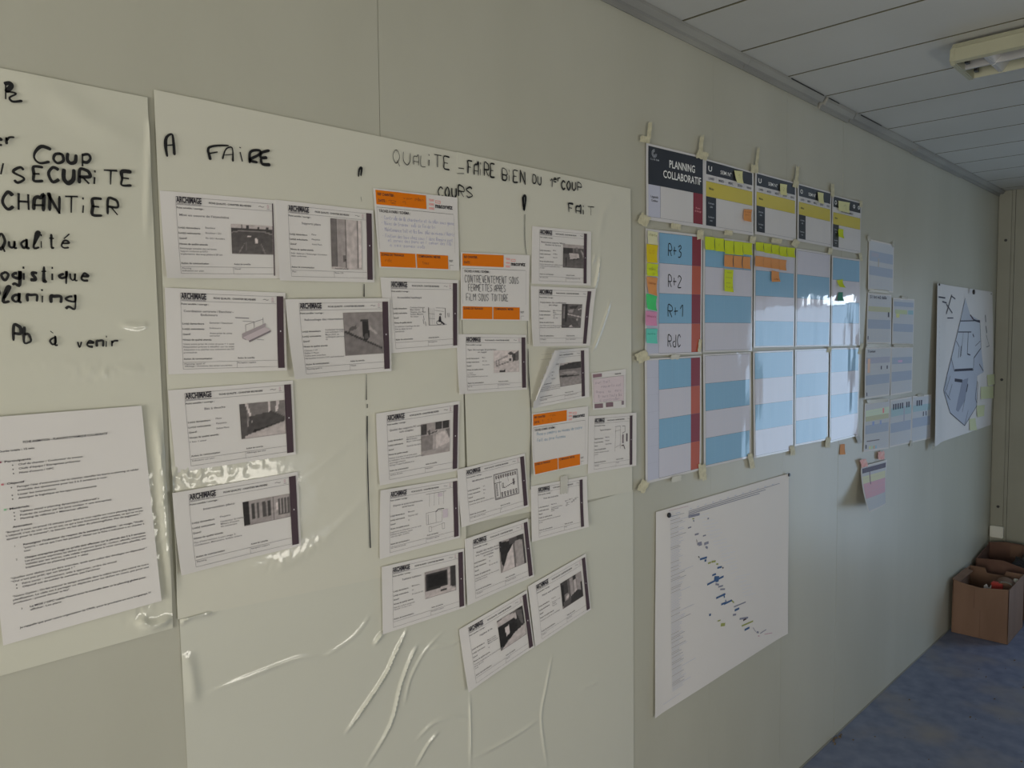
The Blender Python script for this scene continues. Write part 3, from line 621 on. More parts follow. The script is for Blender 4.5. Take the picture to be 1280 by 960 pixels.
form([(206, 359.5), (356.5, 366), (358.7, 463), (210.6, 468)], .0040, 'form with a sketch of an angle bracket, second in the left column', ['Coordination serrurerie / Etancheur -', 'Enduiseurs'], 'Serrurier / Etancheur', 'Enduiseurs', 'Avant prise de cotes|serrurier', ['Visite avant prise de cotes et pose + 1 essai', 'Réquisition précise à détailler sur ce sujet', 'Adaptation si au plancher avec enlèvement des GC', 'provisoires'], ["Planning 'quali X'", 'Affichage / Annotions des zones concernées'], ['Reception support'], None, 'bracket', lift(tl=.002, br=.003, seed=3), pr=(.55, .33, .86, .62))
form([(357, 374), (487, 372.5), (489.4, 463.7), (369, 474.4)], .0074, 'form with a photo of a dark slot in concrete, overlapping the wheelchair form', ['Rebouchage des réservations'], 'Conducteur de travaux|Lots techniques CVC', 'Maçon (GO)  ou|techniques (serrure)', 'GO', ['Cloisons = CF', 'Dalles = Placo', 'Dalles avec sous-face', 'Ne boucher à travers CVC sauf conducteur'], ['Planning quali X'], ['Visuel'], 'hole', lf=lift(tl=.002, bl=.010, seed=4), pr=(.515, .185, .915, .75))
form([(210, 488), (366, 475.5), (369.8, 568), (220, 591)], .0042, 'form with a photo of a shower tray, third in the left column', ['Bac à douche'], 'Placo', 'Plaquiste', 'Debut Placo', ['1 bac 1 essai'], ['Indication sur plan'], ['Affichage sur site'], 'tray', lf=lift(tl=.002, seed=5), pr=(.53, .25, .915, .70))
form([(215.5, 616.5), (372, 589.5), (376.5, 682), (227, 719.5)], .0042, 'form with a wide photo of window openings, bottom of the left column', ['Intervention placo'], 'Plaquiste', 'Conducteur de travaux|Métiers d’oeuvre', 'Fin couverture', ['Pas d’intervention à part étage 3:', 'Conducteur, Menuiserie, Isolant toiture'], ['Planning'], ['Reception support'], 'windows', lf=lift(tl=.004, bl=.008, seed=6), pr=(.52, .27, .915, .58))
form([(475.5, 346.5), (573, 350), (573, 434.5), (484, 442)], .0050, 'form with a drawing of a person in a wheelchair', ['Accessibilité handicapé'], 'Conducteur de travaux|Métré chantier', 'Plaquiste, elec, Placo|Peinture, Menuisier', 'Fin cloison', ['Se conformer à handicape des sites', 'Voir au détail du local', '(sanitaires)'], [''], ['Renseignement'], None, 'wheelchair', lift(seed=7), pr=(.50, .40, .86, .68))
form([(571, 417.5), (658, 418.5), (659, 486.7), (574.6, 493)], .0044, 'form with a photo of a gabled building, under the handwritten orange form', ['Type des ouvrages de protection', 'en rappel'], 'Maçon', 'GO - CR', 'Gros oeuvre', ['- 1 zone', 'GC 30 joints', 'Voir étanchéité à prévoir toit'], ['GC  CR'], ['Contrôles des bord'], 'stairs', lf=lift(bl=.006, seed=8), pr=(.50, .28, .875, .67))
form([(470.3, 517), (574.6, 501), (573, 588), (475, 607)], .0046, 'form photo of a room with pale floor patch, first below the wheelchair form', ['Qualité des supports PC avant', 'sols souples'], 'Conducteur de travaux|Métré chantier', 'Maçon / sols souples', 'Contrôle des dalles', ['Réaliser à minima 15 à 6 mois avant', 'la réalisation Point détail pour gravillons', 'au ponçage si besoin', 'Séchage 3 supports planéité 2 m'], ['Surfaces de zone'], ['Inspection'], 'office', lf=lift(tl=.002, bl=.004, seed=9), pr=(.51, .25, .875, .70))
form([(476, 613), (573, 597), (575, 672), (475, 699)], .0048, 'form with a faint drawing of a door frame, second below the wheelchair form', ['Dépose et pose encadrements', 'extérieures'], 'Menuisier', 'Plaquiste CES', 'GO', ['Logements en adéquation avec les seuils', 'plinthes et tableaux, tapées', 'selon les règles du DTU'], ['GC Visite du bouclé'], ['Reception support'], None, 'door', lift(tl=.004, bl=.002, seed=10), pr=(.53, .17, .84, .78))
form([(477.5, 708.7), (580, 685.5), (582, 759), (478.7, 793)], .0048, 'form with a photo of a dark square window, lowest below the wheelchair form', ['Tablette tableaux'], 'Menuiserie', 'GO', 'En cours de GO', ['Etat de surface, propreté', 'Planéité < 5 mm / 2 m'], [''], ['Réception support'], 'window', lf=lift(tl=.002, seed=11), pr=(.49, .24, .88, .66))
form([(571.5, 587), (656, 566.5), (661, 633), (577, 659.5)], .0050, 'form with a dense floor plan drawing', ['Modification chantier'], 'CVC', 'Elec', 'GO', ['Suivant les plans de nouveaux détails'], ['GC  Mise à jour du plan'], ['CR'], None, 'plan', lift(tl=.002, seed=12), pr=(.50, .25, .86, .70))
form([(581, 674), (660, 648), (667.5, 720.5), (584.5, 757)], .0050, 'form with a photo of a white beam, under the floor plan form', ['Réalité des rendus et voir', 'avec l’étancheur par rapport', 'au complexe'], 'Toiture', 'GO', 'En cours de GO', ['Absence de matière sur rive ou joints', 'bords bien propres'], ['Validation'], ['Réception support'], 'beam', lf=lift(bl=.003, seed=13), pr=(.50, .22, .90, .72))
form([(574, 787), (658.7, 737.5), (668, 808.7), (586, 865.5)], .0054, 'lowest form of all, with a photo of a white curved duct', ['Hygiène & vie'], 'Maçon travaux|Métré chantier', 'Métiers chantier', 'GO', ['Travaux ne gênent pas les autres entreprises', 'et les abords', 'zones'], [''], ['Visuel'], 'tunnel', lf=lift(bl=.006, mid=.003, seed=14), pr=(.50, .20, .90, .70))
form([(660, 733), (732, 692), (738.7, 762), (669, 808.5)], .0048, 'form with a photo of a furnished room, lowest under FAIT', ['Pièces sans peintures'], 'Peintre', 'Peinture / sols|Travaux', 'Fin pose', ['Livraison à partir du second étage'], ['Cloisons'], ['Réception'], 'room', lf=lift(mid=.002, seed=15), pr=(.50, .24, .88, .68))
form([(665.3, 282.5), (739, 289.5), (738.5, 357), (664.5, 354.5)], .0050, 'form with a photo of a pale slab on a building site, topmost under FAIT', ['Réservations supports / Métré', 'Escalier de Service'], 'Métré', 'GO Maçon', 'Début GO', ['Avant la mise en production validation de métré et', 'confirmer par le responsable du lot', 'escalier'], ['Plan CES du GO'], ['Implantation géomètre / CR'], 'site', lf=lift(bl=.002, seed=16), bar=(.865, .918), pr=(.505, .27, .865, .69))
form([(663.5, 357.5), (745, 361), (737.5, 432), (666.7, 433)], .0056, 'form with a photo of an earth trench, second under FAIT', ['Implantation des canalisations', 'par calage'], 'Métré Terrassier|Maçon', 'Conducteur de Travaux|VRD', 'GO / VRD', ['Avec VRD, partir des fonds de fouille étage', 'Niveau fini, raccordement EU et EP'], ['GC Rapport'], ['Lever implantation'], 'trench', lf=lift(bl=.006, tr=.004, seed=17), bar=(.865, .925), pr=(.475, .28, .80, .69))
fm = lambda u, v: u/.36+v/.93 < 1
o3, s3 = form([(668, 440), (736, 434.5), (736.5, 496), (666.7, 511)], .0060, 'form with its upper left corner folded over', ['Plateformes chantier'], 'Maçon', 'VRD', 'Démarrage', ['des zones de stockage et de circulation avec', 'Plateformes stabilisées, drainées avec des', 'pentes, sans flaques, avant la mise en'], ['Validation CES'], ['Reception plateforme GO'], 'field', lf=lambda u, v: .001+.030*max(0, 1-u/.75-v/1.15)**.9, bar=(.86, .915), mask=fm, pr=(.49, .26, .86, .70))
# the folded-over corner of that form: a flap turned onto the face of the sheet
V = []; F = []
for j in range(9):
    b = Vector((.36, 0)).lerp(Vector((.03, .85)), j/8); tip = Vector((.155, .04))*math.sin(math.pi*min(1, .25+.75*j/8))*(1-j/8)**.5
    for i in range(5):
        t = i/4; V.append(s3.pt(b.x+tip.x*t, b.y+tip.y*t, .0012+.0016*math.sin(math.pi*t))-o3.location)
for j in range(8):
    for i in range(4): a = j*5+i; F.append((a+5, a+6, a+1, a))
link('folded_corner', V, F, M_paper, o3, smooth=True)
form([(735.5, 520.3), (795.6, 515.6), (795.3, 582), (734.7, 592)], .0050, 'form with a drawing of thin posts, rightmost of the forms under FAIT', ['Tapées & fixation'], 'Menuisier', 'Plaquiste', 'Avant doublage', ['Fixations mécaniques des bâtis', 'prévues'], ['Affichage'], ['Visuel'], None, 'posts', lift(seed=19), bar=(.85, .905), pr=(.52, .22, .80, .68))
form([(663.3, 608), (733.6, 595), (736, 658.7), (665, 677.5)], .0050, 'form half veiled by a shiny clear tape strip, under the lower orange form', ['Pose des huisseries'], 'Menuiserie', 'Conducteur de travaux|Métré chantier', 'Fin GO', ['Pas de pièces différentes à la commande', 'posées'], ['GC'], ['Photo'], None, 'bolts', lift(br=.004, seed=20), bar=(.855, .91), pr=(.56, .36, .80, .50))
# ------------------------------------------------------------------ orange forms
def orange(q, off, label, lf, hand, hcol, hw, fields=None):
    sh = Sheet(q, off, lf); o = tag(place(sh, 'orange_form', M_paper, 12, 12), label, 'form', 'white forms with orange boxes')
    k = Ink(sh)
    k.rect(.02, .02, .60, .20, ORG, .0007)
    k.text('REF CHANTIER :', .04, .085, .034, INK, width=.19, bold=.02); k.text('DATE :', .04, .165, .034, INK, width=.09, bold=.02)
    k.text('macoretz', .71, .170, .062, INK, width=.22, bold=.035)
    RD = P(200, 80, 70)
    for i in range(3): k.text(('TERRE', 'VERRE', 'PIERRE')[i], .63, .09+.055*i, .030, P(200, 115, 108), width=.065, bold=.02)
    k.line([(.715, .075), (.775, .075), (.775, .105), (.715, .105), (.715, .075)], RD, .0008)
    k.hl(.02, .94, .235, INK, .0005); k.vl(.02, .235, .76, GREY, .0003); k.vl(.945, .24, .76, GREY, .0003)
    k.text('TÂCHES À FAIRE / SCHÉMA :', .04, .295, .034, INK, width=.36, bold=.02)
    k.rect(.02, .80, .435, .985, ORG, .0007); k.rect(.45, .80, .85, .985, ORG, .0007)
    k.text('ZONES DE TRAVAUX', .03, .845, .030, INK, width=.27, bold=.02); k.text('COMPAGNON / MÉTIER', .47, .845, .030, INK, width=.28, bold=.02)
    k.text('N/DT', .865, .885, .028, INK, width=.05, bold=.01); k.hl(.87, .92, .93, INK, .0005); k.vl(.87, .93, .985, INK, .0004)
    k.build('print', o)
    # handwriting in the big box
    hp = Ink(sh)
    for t, u0, v0, wd, h in hand: hwrite(hp, t, u0, v0, wd, h, hcol, hw)
    for t, u0, v0, wd, h in (fields or []): hwrite(hp, t, u0, v0, wd, h, P(110, 60, 30), .0006)
    hp.build('handwriting', o)
    return o, sh
def hwrite(k, t, u0, v0, wd, h, col, w):
    adv = [2.2 if c in "iIl'.1," else 3.2 if c == ' ' else 5.6 if c in 'MmT' else 4.7 for c in t]; tot = sum(adv)-1.2; x = 0
    for c, ad in zip(t, adv):
        if c in HW:
            for st in HW[c].split('|'):
                pp = [(u0+wd*(x+num(tk[0])+random.uniform(-.15, .15))/tot, v0-h*(num(tk[1])+random.uniform(-.2, .2))/6) for tk in st.split()]
                k.line(smooth(pp, 3), col, w, .0011)
        x += ad
PENC = P(122, 120, 146)
orange([(466.5, 235), (571.5, 247), (574, 338.5), (474, 334.5)], .0052, 'orange-boxed form filled with faint pencil notes, left of COURS', lift(seed=21),
   [('- Controle de la charpente et du plan sous gaine', .06, .38, .88, .045), ('- Nivos de travaux sols de fin de tri', .06, .45, .64, .045), ('- Maintenance toit et les lieux plus au niveau / Repris', .06, .53, .88, .045), ('- Finition des bois chez sous / dans lineaire sont', .06, .61, .86, .045), ('et zones des pans en / cahier des fils', .12, .66, .78, .04), ('a ces zones sols', .14, .72, .42, .04)], PENC, .0005, [('voir plan', .33, .10, .24, .035), ('12 1', .15, .17, .18, .04), ('rdc', .07, .92, .08, .04), ('tous', .52, .93, .08, .04)])
orange([(576, 315), (662, 319), (661, 401), (576.5, 399.7)], .0052, 'orange-boxed form with three lines of black handwriting', lift(seed=22),
   [('CONTREVENTEMENT SOUS', .05, .44, .78, .10), ('FERMETTES APRES', .10, .57, .53, .10), ('FiLM SOUS TOITURE', .07, .71, .60, .10)], P(35, 33, 40), .0010)
orange([(664.7, 517), (735.2, 507.4), (734.6, 580), (667.6, 594.5)], .0054, 'orange-boxed form with faint blue-green writing, under the folded form', lift(bl=.008, seed=23),
   [('Pose y compris au niveau de cadre', .08, .37, .80, .05), ('fait au pre fuseau', .08, .47, .50, .05)], P(105, 125, 140), .0008, [('rdc', .30, .085, .10, .04), ('14 1 1', .16, .165, .16, .04)])
# small pinkish card
sh = Sheet([(739.4, 466.4), (782.3, 461), (782.3, 509.4), (741, 512.5)], .0050, lift(seed=24)); o = tag(place(sh, 'small_form', M_paper, 8, 8), 'small white and pinkish form with handwriting, above the rightmost form', 'form')
k = Ink(sh); k.rect(.03, .17, .93, .80, P(165, 148, 148), .0007); k.rect(.03, .04, .28, .13, P(110, 85, 90), .0008); k.rect(.05, .84, .29, .96, P(100, 78, 82), .0008); k.rect(.38, .83, .60, .95, P(100, 78, 82), .0008); k.rect(.86, .82, .93, .92, P(105, 90, 95), .0008)
k.text('macoretz', .66, .115, .04, INK, width=.18, bold=.02); k.hl(.03, .93, .16, GREY, .0004); k.hl(.03, .93, .81, GREY, .0004); k.vl(.03, .17, .8, GREY, .0004); k.vl(.93, .17, .8, GREY, .0004)
for t, u, v, wd in (('sur toit', .08, .30, .45), ('rouverts sud', .25, .42, .58), ('Prevu 5 au 8 mars', .10, .56, .75), ('3 jours toute les', .15, .68, .72), ('a controler', .2, .78, .6)): hwrite(k, t, u, v, wd, .07, P(120, 110, 118), .0006)
k.build('print', o)
# list sheet on the left film
sh = Sheet([(-27, 523), (177, 507), (202, 751), (4, 807)], .0062, lift(tl=.002, br=.003, seed=25)); o = tag(place(sh, 'list_sheet', M_paper, 12, 14), 'printed white list sheet with bullet points on the far left film', 'sheet')
k = Ink(sh)
k.text('FICHE ANIMATION – PLANNING DYNAMIQUE COLLABORATIF', .23, .125, .010, INK, width=.52, bold=.02)
k.text('Durée totale : 15 min', .09, .155, .0085, INK, width=.20, bold=.02)
rows = [('b', .195, 'Participants', .115), ('-', .215, 'Chef de chantier / Conducteur de travaux', .19), ('-', .235, 'Chefs d’équipe / Entreprises présentes', .19), ('-', .255, 'Pilote d’oeuvre / OPC', .19),
 ('b', .300, 'Objectif', .115), ('-', .320, 'Partager l’état d’avancement réel du chantier, identifier les écarts au planning, et valider', .17), (' ', .337, 'ensemble des ajustements pour les 2 à 3 semaines à venir.', .17), ('-', .357, 'Lisser les interactions', .17), ('-', .375, 'Anticiper la logistique et les approvisionnements', .17),
 ('b', .420, 'Matériels', .115), ('-', .440, 'Tableau visuel « planning dynamique collaboratif »', .17), ('-', .457, 'Post-its de couleur par lot (une couleur = une entreprise)', .17), ('-', .474, 'Planning de référence + Mémoriser affichés', .17),
 ('h', .508, 'Animation', .12), (' ', .528, '"Bonjour à tous, on prend 15 minutes pour faire un tour rapide sur notre planning dynamique.', .08), (' ', .544, 'L’objectif, c’est de voir où on en est, ce qui a bien fonctionné cette semaine, ce qui ne va pas', .08), (' ', .560, 'ajuster pour la suivante", le besoin ou les aléas du planning/fiche. Pas de jugement."', .08),
 ('1', .600, 'Renseigner l’indicateur du respect de la semaine précédente : un rouge, "Voulu', .17), (' ', .616, '"pourra – est-ce que l’ont fait pendant". Noter sur la fiche « indicateur » en chantier à', .17), (' ', .632, 'tour', .17),
 ('2', .665, 'Chaque entreprise partage ce qu’elle doit effectuer sur la période des 2 à 3 semaines', .17), (' ', .681, 'Les personnes expriment les tâches qui suivront (post-it) : couleur, effectifs, contraintes', .17), (' ', .697, 'Validés par les autres, cela valide implicitement à venir sans plan, planifié, etc', .17), (' ', .713, 'Implantation au planning avancé + aléas', .17),
 (' ', .750, '"Quelles sont tâches ont pu être avancées, quels sont celles des décalages ou dépassées? "', .08), (' ', .766, '"Oui n’est pas prêt, qui est bloqué ? "', .08), ('-', .785, 'Faire sortir : avancement, aide à apporter, ordre de travail', .14), ('-', .801, 'Objectif est de solder la semaine, pas l’archiver', .14),
 (' ', .838, '"Notre Option : On fait avancer le temps ensemble dans la même heure plus retard de notre', .08), (' ', .854, 'planification. La cible est à partager ou déplacée pour les tâches en cours, pas pour une', .08), (' ', .870, 'production : pouvez donner le feu"', .08),
 ('3', .905, 'La MOE / OPC valide l’heure avec la nouvelle date et le planning global pour', .17), (' ', .921, 'afficher. Les plans', .17)]
for kd, v, t, u in rows:
    vv = .02+v*.93
    if kd == 'b': k.rect(u-.032, vv-.008, u-.017, vv, P(110, 60, 70) if v < .3 else P(150, 90, 95) if v < .4 else P(110, 145, 110), .0008); k.text(t, u, vv, .0085, INK, bold=.025, width=.0125*len(t))
    elif kd == 'h': k.text(t, u, vv, .0085, INK, bold=.025, width=.0125*len(t))
    else:
        if kd == '-': k.rect(u-.035, vv-.006, u-.029, vv-.001, INK, .0008)
        if kd in '123': k.text(kd, u-.05, vv, .008, INK, bold=.01)
        k.text(t, u, vv, .0080, P(48, 44, 47), width=min(.965-u-.03, .0097*len(t)), bold=.03 if kd in '123' else .015)
k.text('Je rappelle que pour notre organisation de CR05, pour la prochaine on aura longtemps !!!', .10, .945, .0080, INK, width=.83, bold=.02)
k.build('print', o)

# ------------------------------------------------------------------ planning board
BLUE = P(98, 131, 153); PALE = P(158, 151, 157); NAVY = P(19, 21, 29); YEL = P(160, 142, 50); CRIM = P(100, 18, 30); RUST = P(140, 58, 36); GCOL = P(150, 146, 156); LN = P(60, 62, 78); FAINT = P(150, 148, 158)
WTX = P(185, 180, 180)
GB = 'laminated sheets of the planning board'
def board_sheet(q, label, off=.0034, seed=0, mid=.0012):
    def lf(u, v): return mid*(1+noise.noise(Vector((u*1.7+seed, v*1.3, seed*2.1))))+.0006*noise.noise(Vector((u*7, v*2, seed+9)))+.0006+(.004*math.exp(-((1-u)/.07)**2)*(.3+v) if seed in (44, 54) else 0)
    sh = Sheet(q, off, lf); o = tag(place(sh, 'planning_sheet', M_lam, 20, 20), label, 'planning sheet', GB); return sh, o
heads = [([(808, 178.5), (880, 196), (879.8, 285), (808, 274.5)], 'top board sheet with the big white words PLANNING COLLABORATIF'),
 ([(880.5, 198), (942, 215.2), (942, 294.5), (880, 285)], 'black and yellow week header sheet directly right of the PLANNING sheet'),
 ([(944.2, 214.5), (995, 228.5), (995, 301.7), (943.6, 292.5)], 'black and yellow week header sheet, middle one of the top row'),
 ([(997, 229), (1039.4, 240.6), (1038.8, 309), (996.7, 301)], 'black and yellow week header sheet, second from right in the top row'),
 ([(1040.6, 243.5), (1076.5, 253), (1075.4, 317.5), (1039.6, 311)], 'black and yellow header sheet at the right end of the top row')]
HS = []
for n, (q, lb) in enumerate(heads):
    sh, o = board_sheet(q, lb, seed=n+30); k = Ink(sh); HS.append((sh, o))
    if n == 0:
        k.rect(.03, .03, .975, .53, NAVY, .0006); k.rect(.03, .53, .22, .955, GCOL, .0006); k.rect(.80, .53, .975, .955, CRIM, .0006); k.hl(.03, .975, .955, LN, .0006); k.vl(.22, .53, .955, LN, .0006)
        k.text('PLANNING', .60, .255, .10, WTX, width=.45, bold=.02, al='c'); k.text('COLLABORATIF', .605, .405, .10, WTX, width=.67, bold=.02, al='c')
        k.text('CLUB BIM', .06, .205, .022, P(140, 138, 140), width=.14)
        for r in (.035, .055, .075): k.line([(.125+r*.55*math.cos(t*.7), .115+r*math.sin(t*.7)*.7) for t in range(8)], P(130, 128, 132), .0016)
        k.text('Légende', .125, .70, .03, INK, al='c', width=.12, bold=.01); k.text('Couleur', .125, .75, .03, INK, al='c', width=.11, bold=.01)
        k.text('Points', .885, .75, .026, P(200, 120, 120), al='c', width=.08); k.text('de blocage', .885, .79, .026, P(200, 120, 120), al='c', width=.12)
    else:
        k.rect(.035, .025, .965, .215, NAVY, .0006); k.rect(.035, .315, .965, .535, YEL, .0006); k.rect(.035, .535, .225, .955, NAVY, .0006); k.hl(.035, .965, .315, LN, .0005); k.hl(.035, .965, .535, LN, .0005); k.hl(.035, .965, .955, LN, .0006)
        k.text('U' if n < 3 else 'O', .07, .165, .075, WTX, bold=.03, width=.07)
        if n < 4:
            k.text('SEM N°', .30, .165, .055, WTX, bold=.01, width=.22)
            for i, t in enumerate(('LUNDI', 'MARDI', 'MERC', 'JEUDI', 'VEND')):
                k.text(t, .13+.19*i, .285, .036, P(70, 68, 76), al='c', width=.10, bold=.02)
                if i: k.vl(.035+.187*i, .215, .315, LN, .0005); k.vl(.035+.187*i if i > 1 else .225, .54, .95, FAINT, .0004)
        else:
            k.text('0', .70, .15, .07, WTX, width=.07, bold=.03); k.text('0', .87, .15, .07, WTX, width=.07, bold=.03); k.text('PROCHAINEMENT', .5, .285, .034, INK, al='c', width=.42, bold=.02)
        k.text('Météo', .09, .43, .035, P(70, 65, 40), width=.09, bold=.02)
        for i, t in enumerate(('Contrainte', 'clé', 'Livraison', 'mat.')): k.text(t, .13, (.64, .69, .84, .89)[i], .028, P(150, 148, 150), al='c', width=.11 if i % 2 == 0 else .05)
    k.build('print', o, M_inkg)
mids = [([(807, 285.5), (878, 294), (877, 442), (806.2, 444.7)], 'first sheet of the middle row, with the handwritten floor names R+3 to RdC', 'bwbw'),
 ([(879.2, 294.5), (941, 302.5), (940, 438.5), (878.5, 440.5)], 'middle row sheet with five lime, three orange and one long lime note', 'bwbw'),
 ([(943, 303), (994, 310), (992.8, 433.5), (942, 434.5)], 'middle row sheet with a row of lime notes over four orange notes', 'wbwb'),
 ([(995.2, 310.3), (1038, 317), (1036.8, 432.5), (994, 433.3)], 'blue and white middle row sheet that carries no note', 'wbwb'),
 ([(1040, 319.5), (1075.3, 324.5), (1074.7, 431.8), (1038.3, 432.5)], 'rightmost middle row sheet with the strong window glare', 'bwbw')]
bots = [([(806, 448.5), (876.8, 444.5), (876, 587.5), (807, 605)], 'first sheet of the bottom row, with red and orange squares down its side', 'bwbw'),
 ([(878.8, 443), (938.6, 440), (938.4, 571.8), (879.8, 585)], 'second sheet of the bottom row, blue and white stripes', 'wbwb'),
 ([(941.4, 439.5), (991.8, 437.5), (991.8, 562.7), (942.3, 573)], 'third sheet of the bottom row, glossy blue and white stripes', 'bwbw'),
 ([(993.6, 437.3), (1036, 435.5), (1034.8, 549.7), (993.2, 557.8)], 'fourth sheet of the bottom row, with fine vertical ripples', 'wbwb'),
 ([(1038, 435.3), (1074.4, 434.5), (1072.6, 545), (1037, 553.6)], 'last sheet of the bottom row, next to the small wall sheets', 'bwbw')]
MS = []
for r, rowl in enumerate((mids, bots)):
    for n, (q, lb, st) in enumerate(rowl):
        sh, o = board_sheet(q, lb, seed=n+40+10*r, mid=.0012 if n < 3 else .002); k = Ink(sh); MS.append((sh, o))
        a0, a1 = (.02, .985) if r == 0 else (.015, .98)
        V0 = [a0+(a1-a0)*i/4 for i in range(5)]
        L0 = .225 if n == 0 else .035; R0 = .80 if n == 0 else .965
        for i, c in enumerate(st):
            k.rect(L0, V0[i], R0, V0[i+1], BLUE if c == 'b' else PALE, .0006)
            if n == 0: k.rect(.80, V0[i], .97, V0[i+1], CRIM if i % 2 == 0 else RUST, .0006)
            for j in range(1, 4): k.hl(L0, R0, V0[i]+(V0[i+1]-V0[i])*j/4, P(104, 138, 160) if c == 'b' else FAINT, .0003)
            k.hl(L0, .97 if n == 0 else R0, V0[i], LN, .0007)
        k.hl(L0, .97, V0[4], LN, .0007)
        for j in range(1, 5): k.vl(L0+(R0-L0)*j/5, V0[0], V0[4], P(135, 148, 160), .0003)
        if n == 0:
            k.rect(.03, V0[0], .225, V0[4], GCOL, .0005); k.vl(.225, V0[0], V0[4], LN, .0006)
            for i in range(1, 7): k.hl(.03, .225, V0[0]+(V0[4]-V0[0])*i/7, P(130, 128, 138), .0004)
        else: k.vl(L0, V0[0], V0[4], LN, .0005); k.vl(R0, V0[0], V0[4], LN, .0005)
        k.build('print', o, M_inkg)
        if r == 0 and n == 0:
            for t, v in (('R+3', .20), ('R+2', .45), ('R+1', .69), ('RdC', .935)):
                h = Ink(sh); hwrite(h, t, .38, v, .23, .095, P(20, 20, 24), .0028); h.build('handwritten_word', o)
# ------------------------------------------------------------------ sticky notes
NC = {'cream': P(200, 196, 145), 'amber': P(232, 160, 12), 'lime': P(172, 202, 26), 'orange': P(214, 122, 70), 'green': P(62, 172, 98), 'pink': P(205, 120, 150), 'teal': P(88, 172, 156), 'pale': P(196, 194, 130), 'dgreen': P(45, 110, 90), 'plan': P(176, 172, 134)}
NM = {k: mat('note_'+k, tuple(c*.78 for c in v), .7) for k, v in NC.items()}
def note(q, c, label, group=None, off=.0095, curl=.006, words=None, wc=None):
    nonloc = Sheet(q, off, lambda u, v: curl*v**2.2*(.6+.8*u))
    o = tag(place(nonloc, 'sticky_note', NM[c], 5, 5, thick=.0002), label, 'sticky note', group)
    if words:
        k = Ink(nonloc)
        for t, u, v, wd, h in words: hwrite(k, t, u, v, wd, h, wc or P(110, 100, 60), .0007)
        k.build('handwriting', o)
    return o
def cq(ox, oy, s, pts): return [(ox+x/s, oy+y/s) for x, y in pts]
C1 = lambda *p: cq(800, 280, 5.647, p)
g7 = 'coloured legend notes beside the floor names'
note(C1((55, 45), (128, 60), (128, 148), (60, 140)), 'cream', 'cream sticky note, topmost beside the floor name R+3', g7, words=[('charte', .1, .35, .8, .2)])
note(C1((48, 140), (128, 150), (125, 275), (52, 272)), 'amber', 'amber yellow sticky note', g7, words=[('G.O', .2, .5, .5, .2)], wc=P(150, 110, 30))
note(C1((50, 275), (130, 285), (130, 370), (52, 365)), 'lime', 'lime sticky note in the left column beside R+2', g7, words=[('elec', .2, .5, .6, .2), ('r', .55, .9, .2, .2)])
note(C1((48, 370), (125, 380), (122, 508), (62, 488)), 'orange', 'orange sticky note in the left column, with lifted lower corner', g7, words=[('couvreur', .1, .4, .8, .15)], wc=P(120, 70, 40))
note(C1((45, 490), (122, 510), (122, 615), (55, 600)), 'green', 'bright green sticky note beside R+1', g7, curl=.010)
note(C1((42, 612), (122, 622), (122, 720), (42, 715)), 'pink', 'pink sticky note under the green one', g7, words=[('plaquiste', .12, .4, .8, .12)], wc=P(130, 70, 90))
note(C1((45, 738), (125, 740), (125, 845), (48, 840)), 'teal', 'turquoise sticky note, lowest in the left column', g7, words=[('peintre', .12, .4, .7, .12)], wc=P(50, 110, 100))
C2 = lambda *p: cq(870, 280, 5.647, p)
ords = ['leftmost', 'second from left', 'middle', 'second from right', 'rightmost']
for i, (x0, x1, a, b) in enumerate(((65, 133, 88, 182), (135, 200, 98, 192), (203, 268, 115, 212), (270, 333, 122, 218), (333, 398, 130, 216))):
    note(C2((x0, a), (x1, a+6), (x1+3, b+4), (x0+3, b-2)), 'lime', 'lime sticky note, %s of five in the row on the second middle sheet' % ords[i], 'lime notes on the second middle sheet', words=[('v', .3, .6, .3, .35)] if i == 1 else None)
for i, (x0, x1, a, b) in enumerate(((202, 265, 216, 302), (268, 328, 223, 308), (332, 388, 229, 315))):
    note(C2((x0, a), (x1, a+5), (x1, b+5), (x0, b-2)), 'orange', 'orange sticky note, %s of three above the long lime note' % ('leftmost', 'middle', 'rightmost')[i], 'orange notes on the second middle sheet')
note(C2((203, 320), (265, 326), (266, 482), (203, 474)), 'lime', 'long lime sticky note hanging in the second middle row sheet', words=[('poser', .3, .15, .5, .06), ('toiture', .15, .38, .7, .06), ('zone', .2, .62, .5, .06), ('A et B', .2, .82, .7, .06)])
C3 = lambda *p: cq(940, 300, 6, p)
for i, (x0, x1, a, b) in enumerate(((30, 90, 15, 85), (90, 148, 24, 100), (148, 207, 35, 108), (207, 265, 48, 124), (265, 325, 55, 130))):
    note(C3((x0, a), (x1, a+5), (x1+4, b+4), (x0+4, b-6)), 'lime', 'lime sticky note, %s of five in the row on the third middle sheet' % ords[i], 'lime notes on the third middle sheet', curl=.009)
for i, (x0, x1, a, b) in enumerate(((28, 88, 118, 198), (88, 147, 127, 206), (147, 207, 137, 214), (207, 260, 145, 225))):
    note(C3((x0, a), (x1, a+7), (x1, b+5), (x0-2, b-2)), 'orange', 'orange sticky note, %s of four under the lime row on the third sheet' % ('leftmost', 'second from left', 'second from right', 'rightmost')[i], 'orange notes on the third middle sheet')
note(C3((148, 228), (203, 240), (215, 312), (150, 314)), 'orange', 'single orange sticky note hanging below the row of four', words=[('dalle', .2, .8, .6, .1)], wc=P(110, 60, 30))
note(C3((638, 302), (682, 294), (705, 358), (660, 352)), 'lime', 'curled lime sticky note beside the window glare', curl=.012)
note(C3((650, 392), (682, 392), (692, 458), (642, 455)), 'dgreen', 'dark green sticky note on the rightmost middle sheet', curl=.006)
g5 = 'pale yellow notes on the black headers'
C4 = lambda *p: cq(875, 195, 8.35, p)
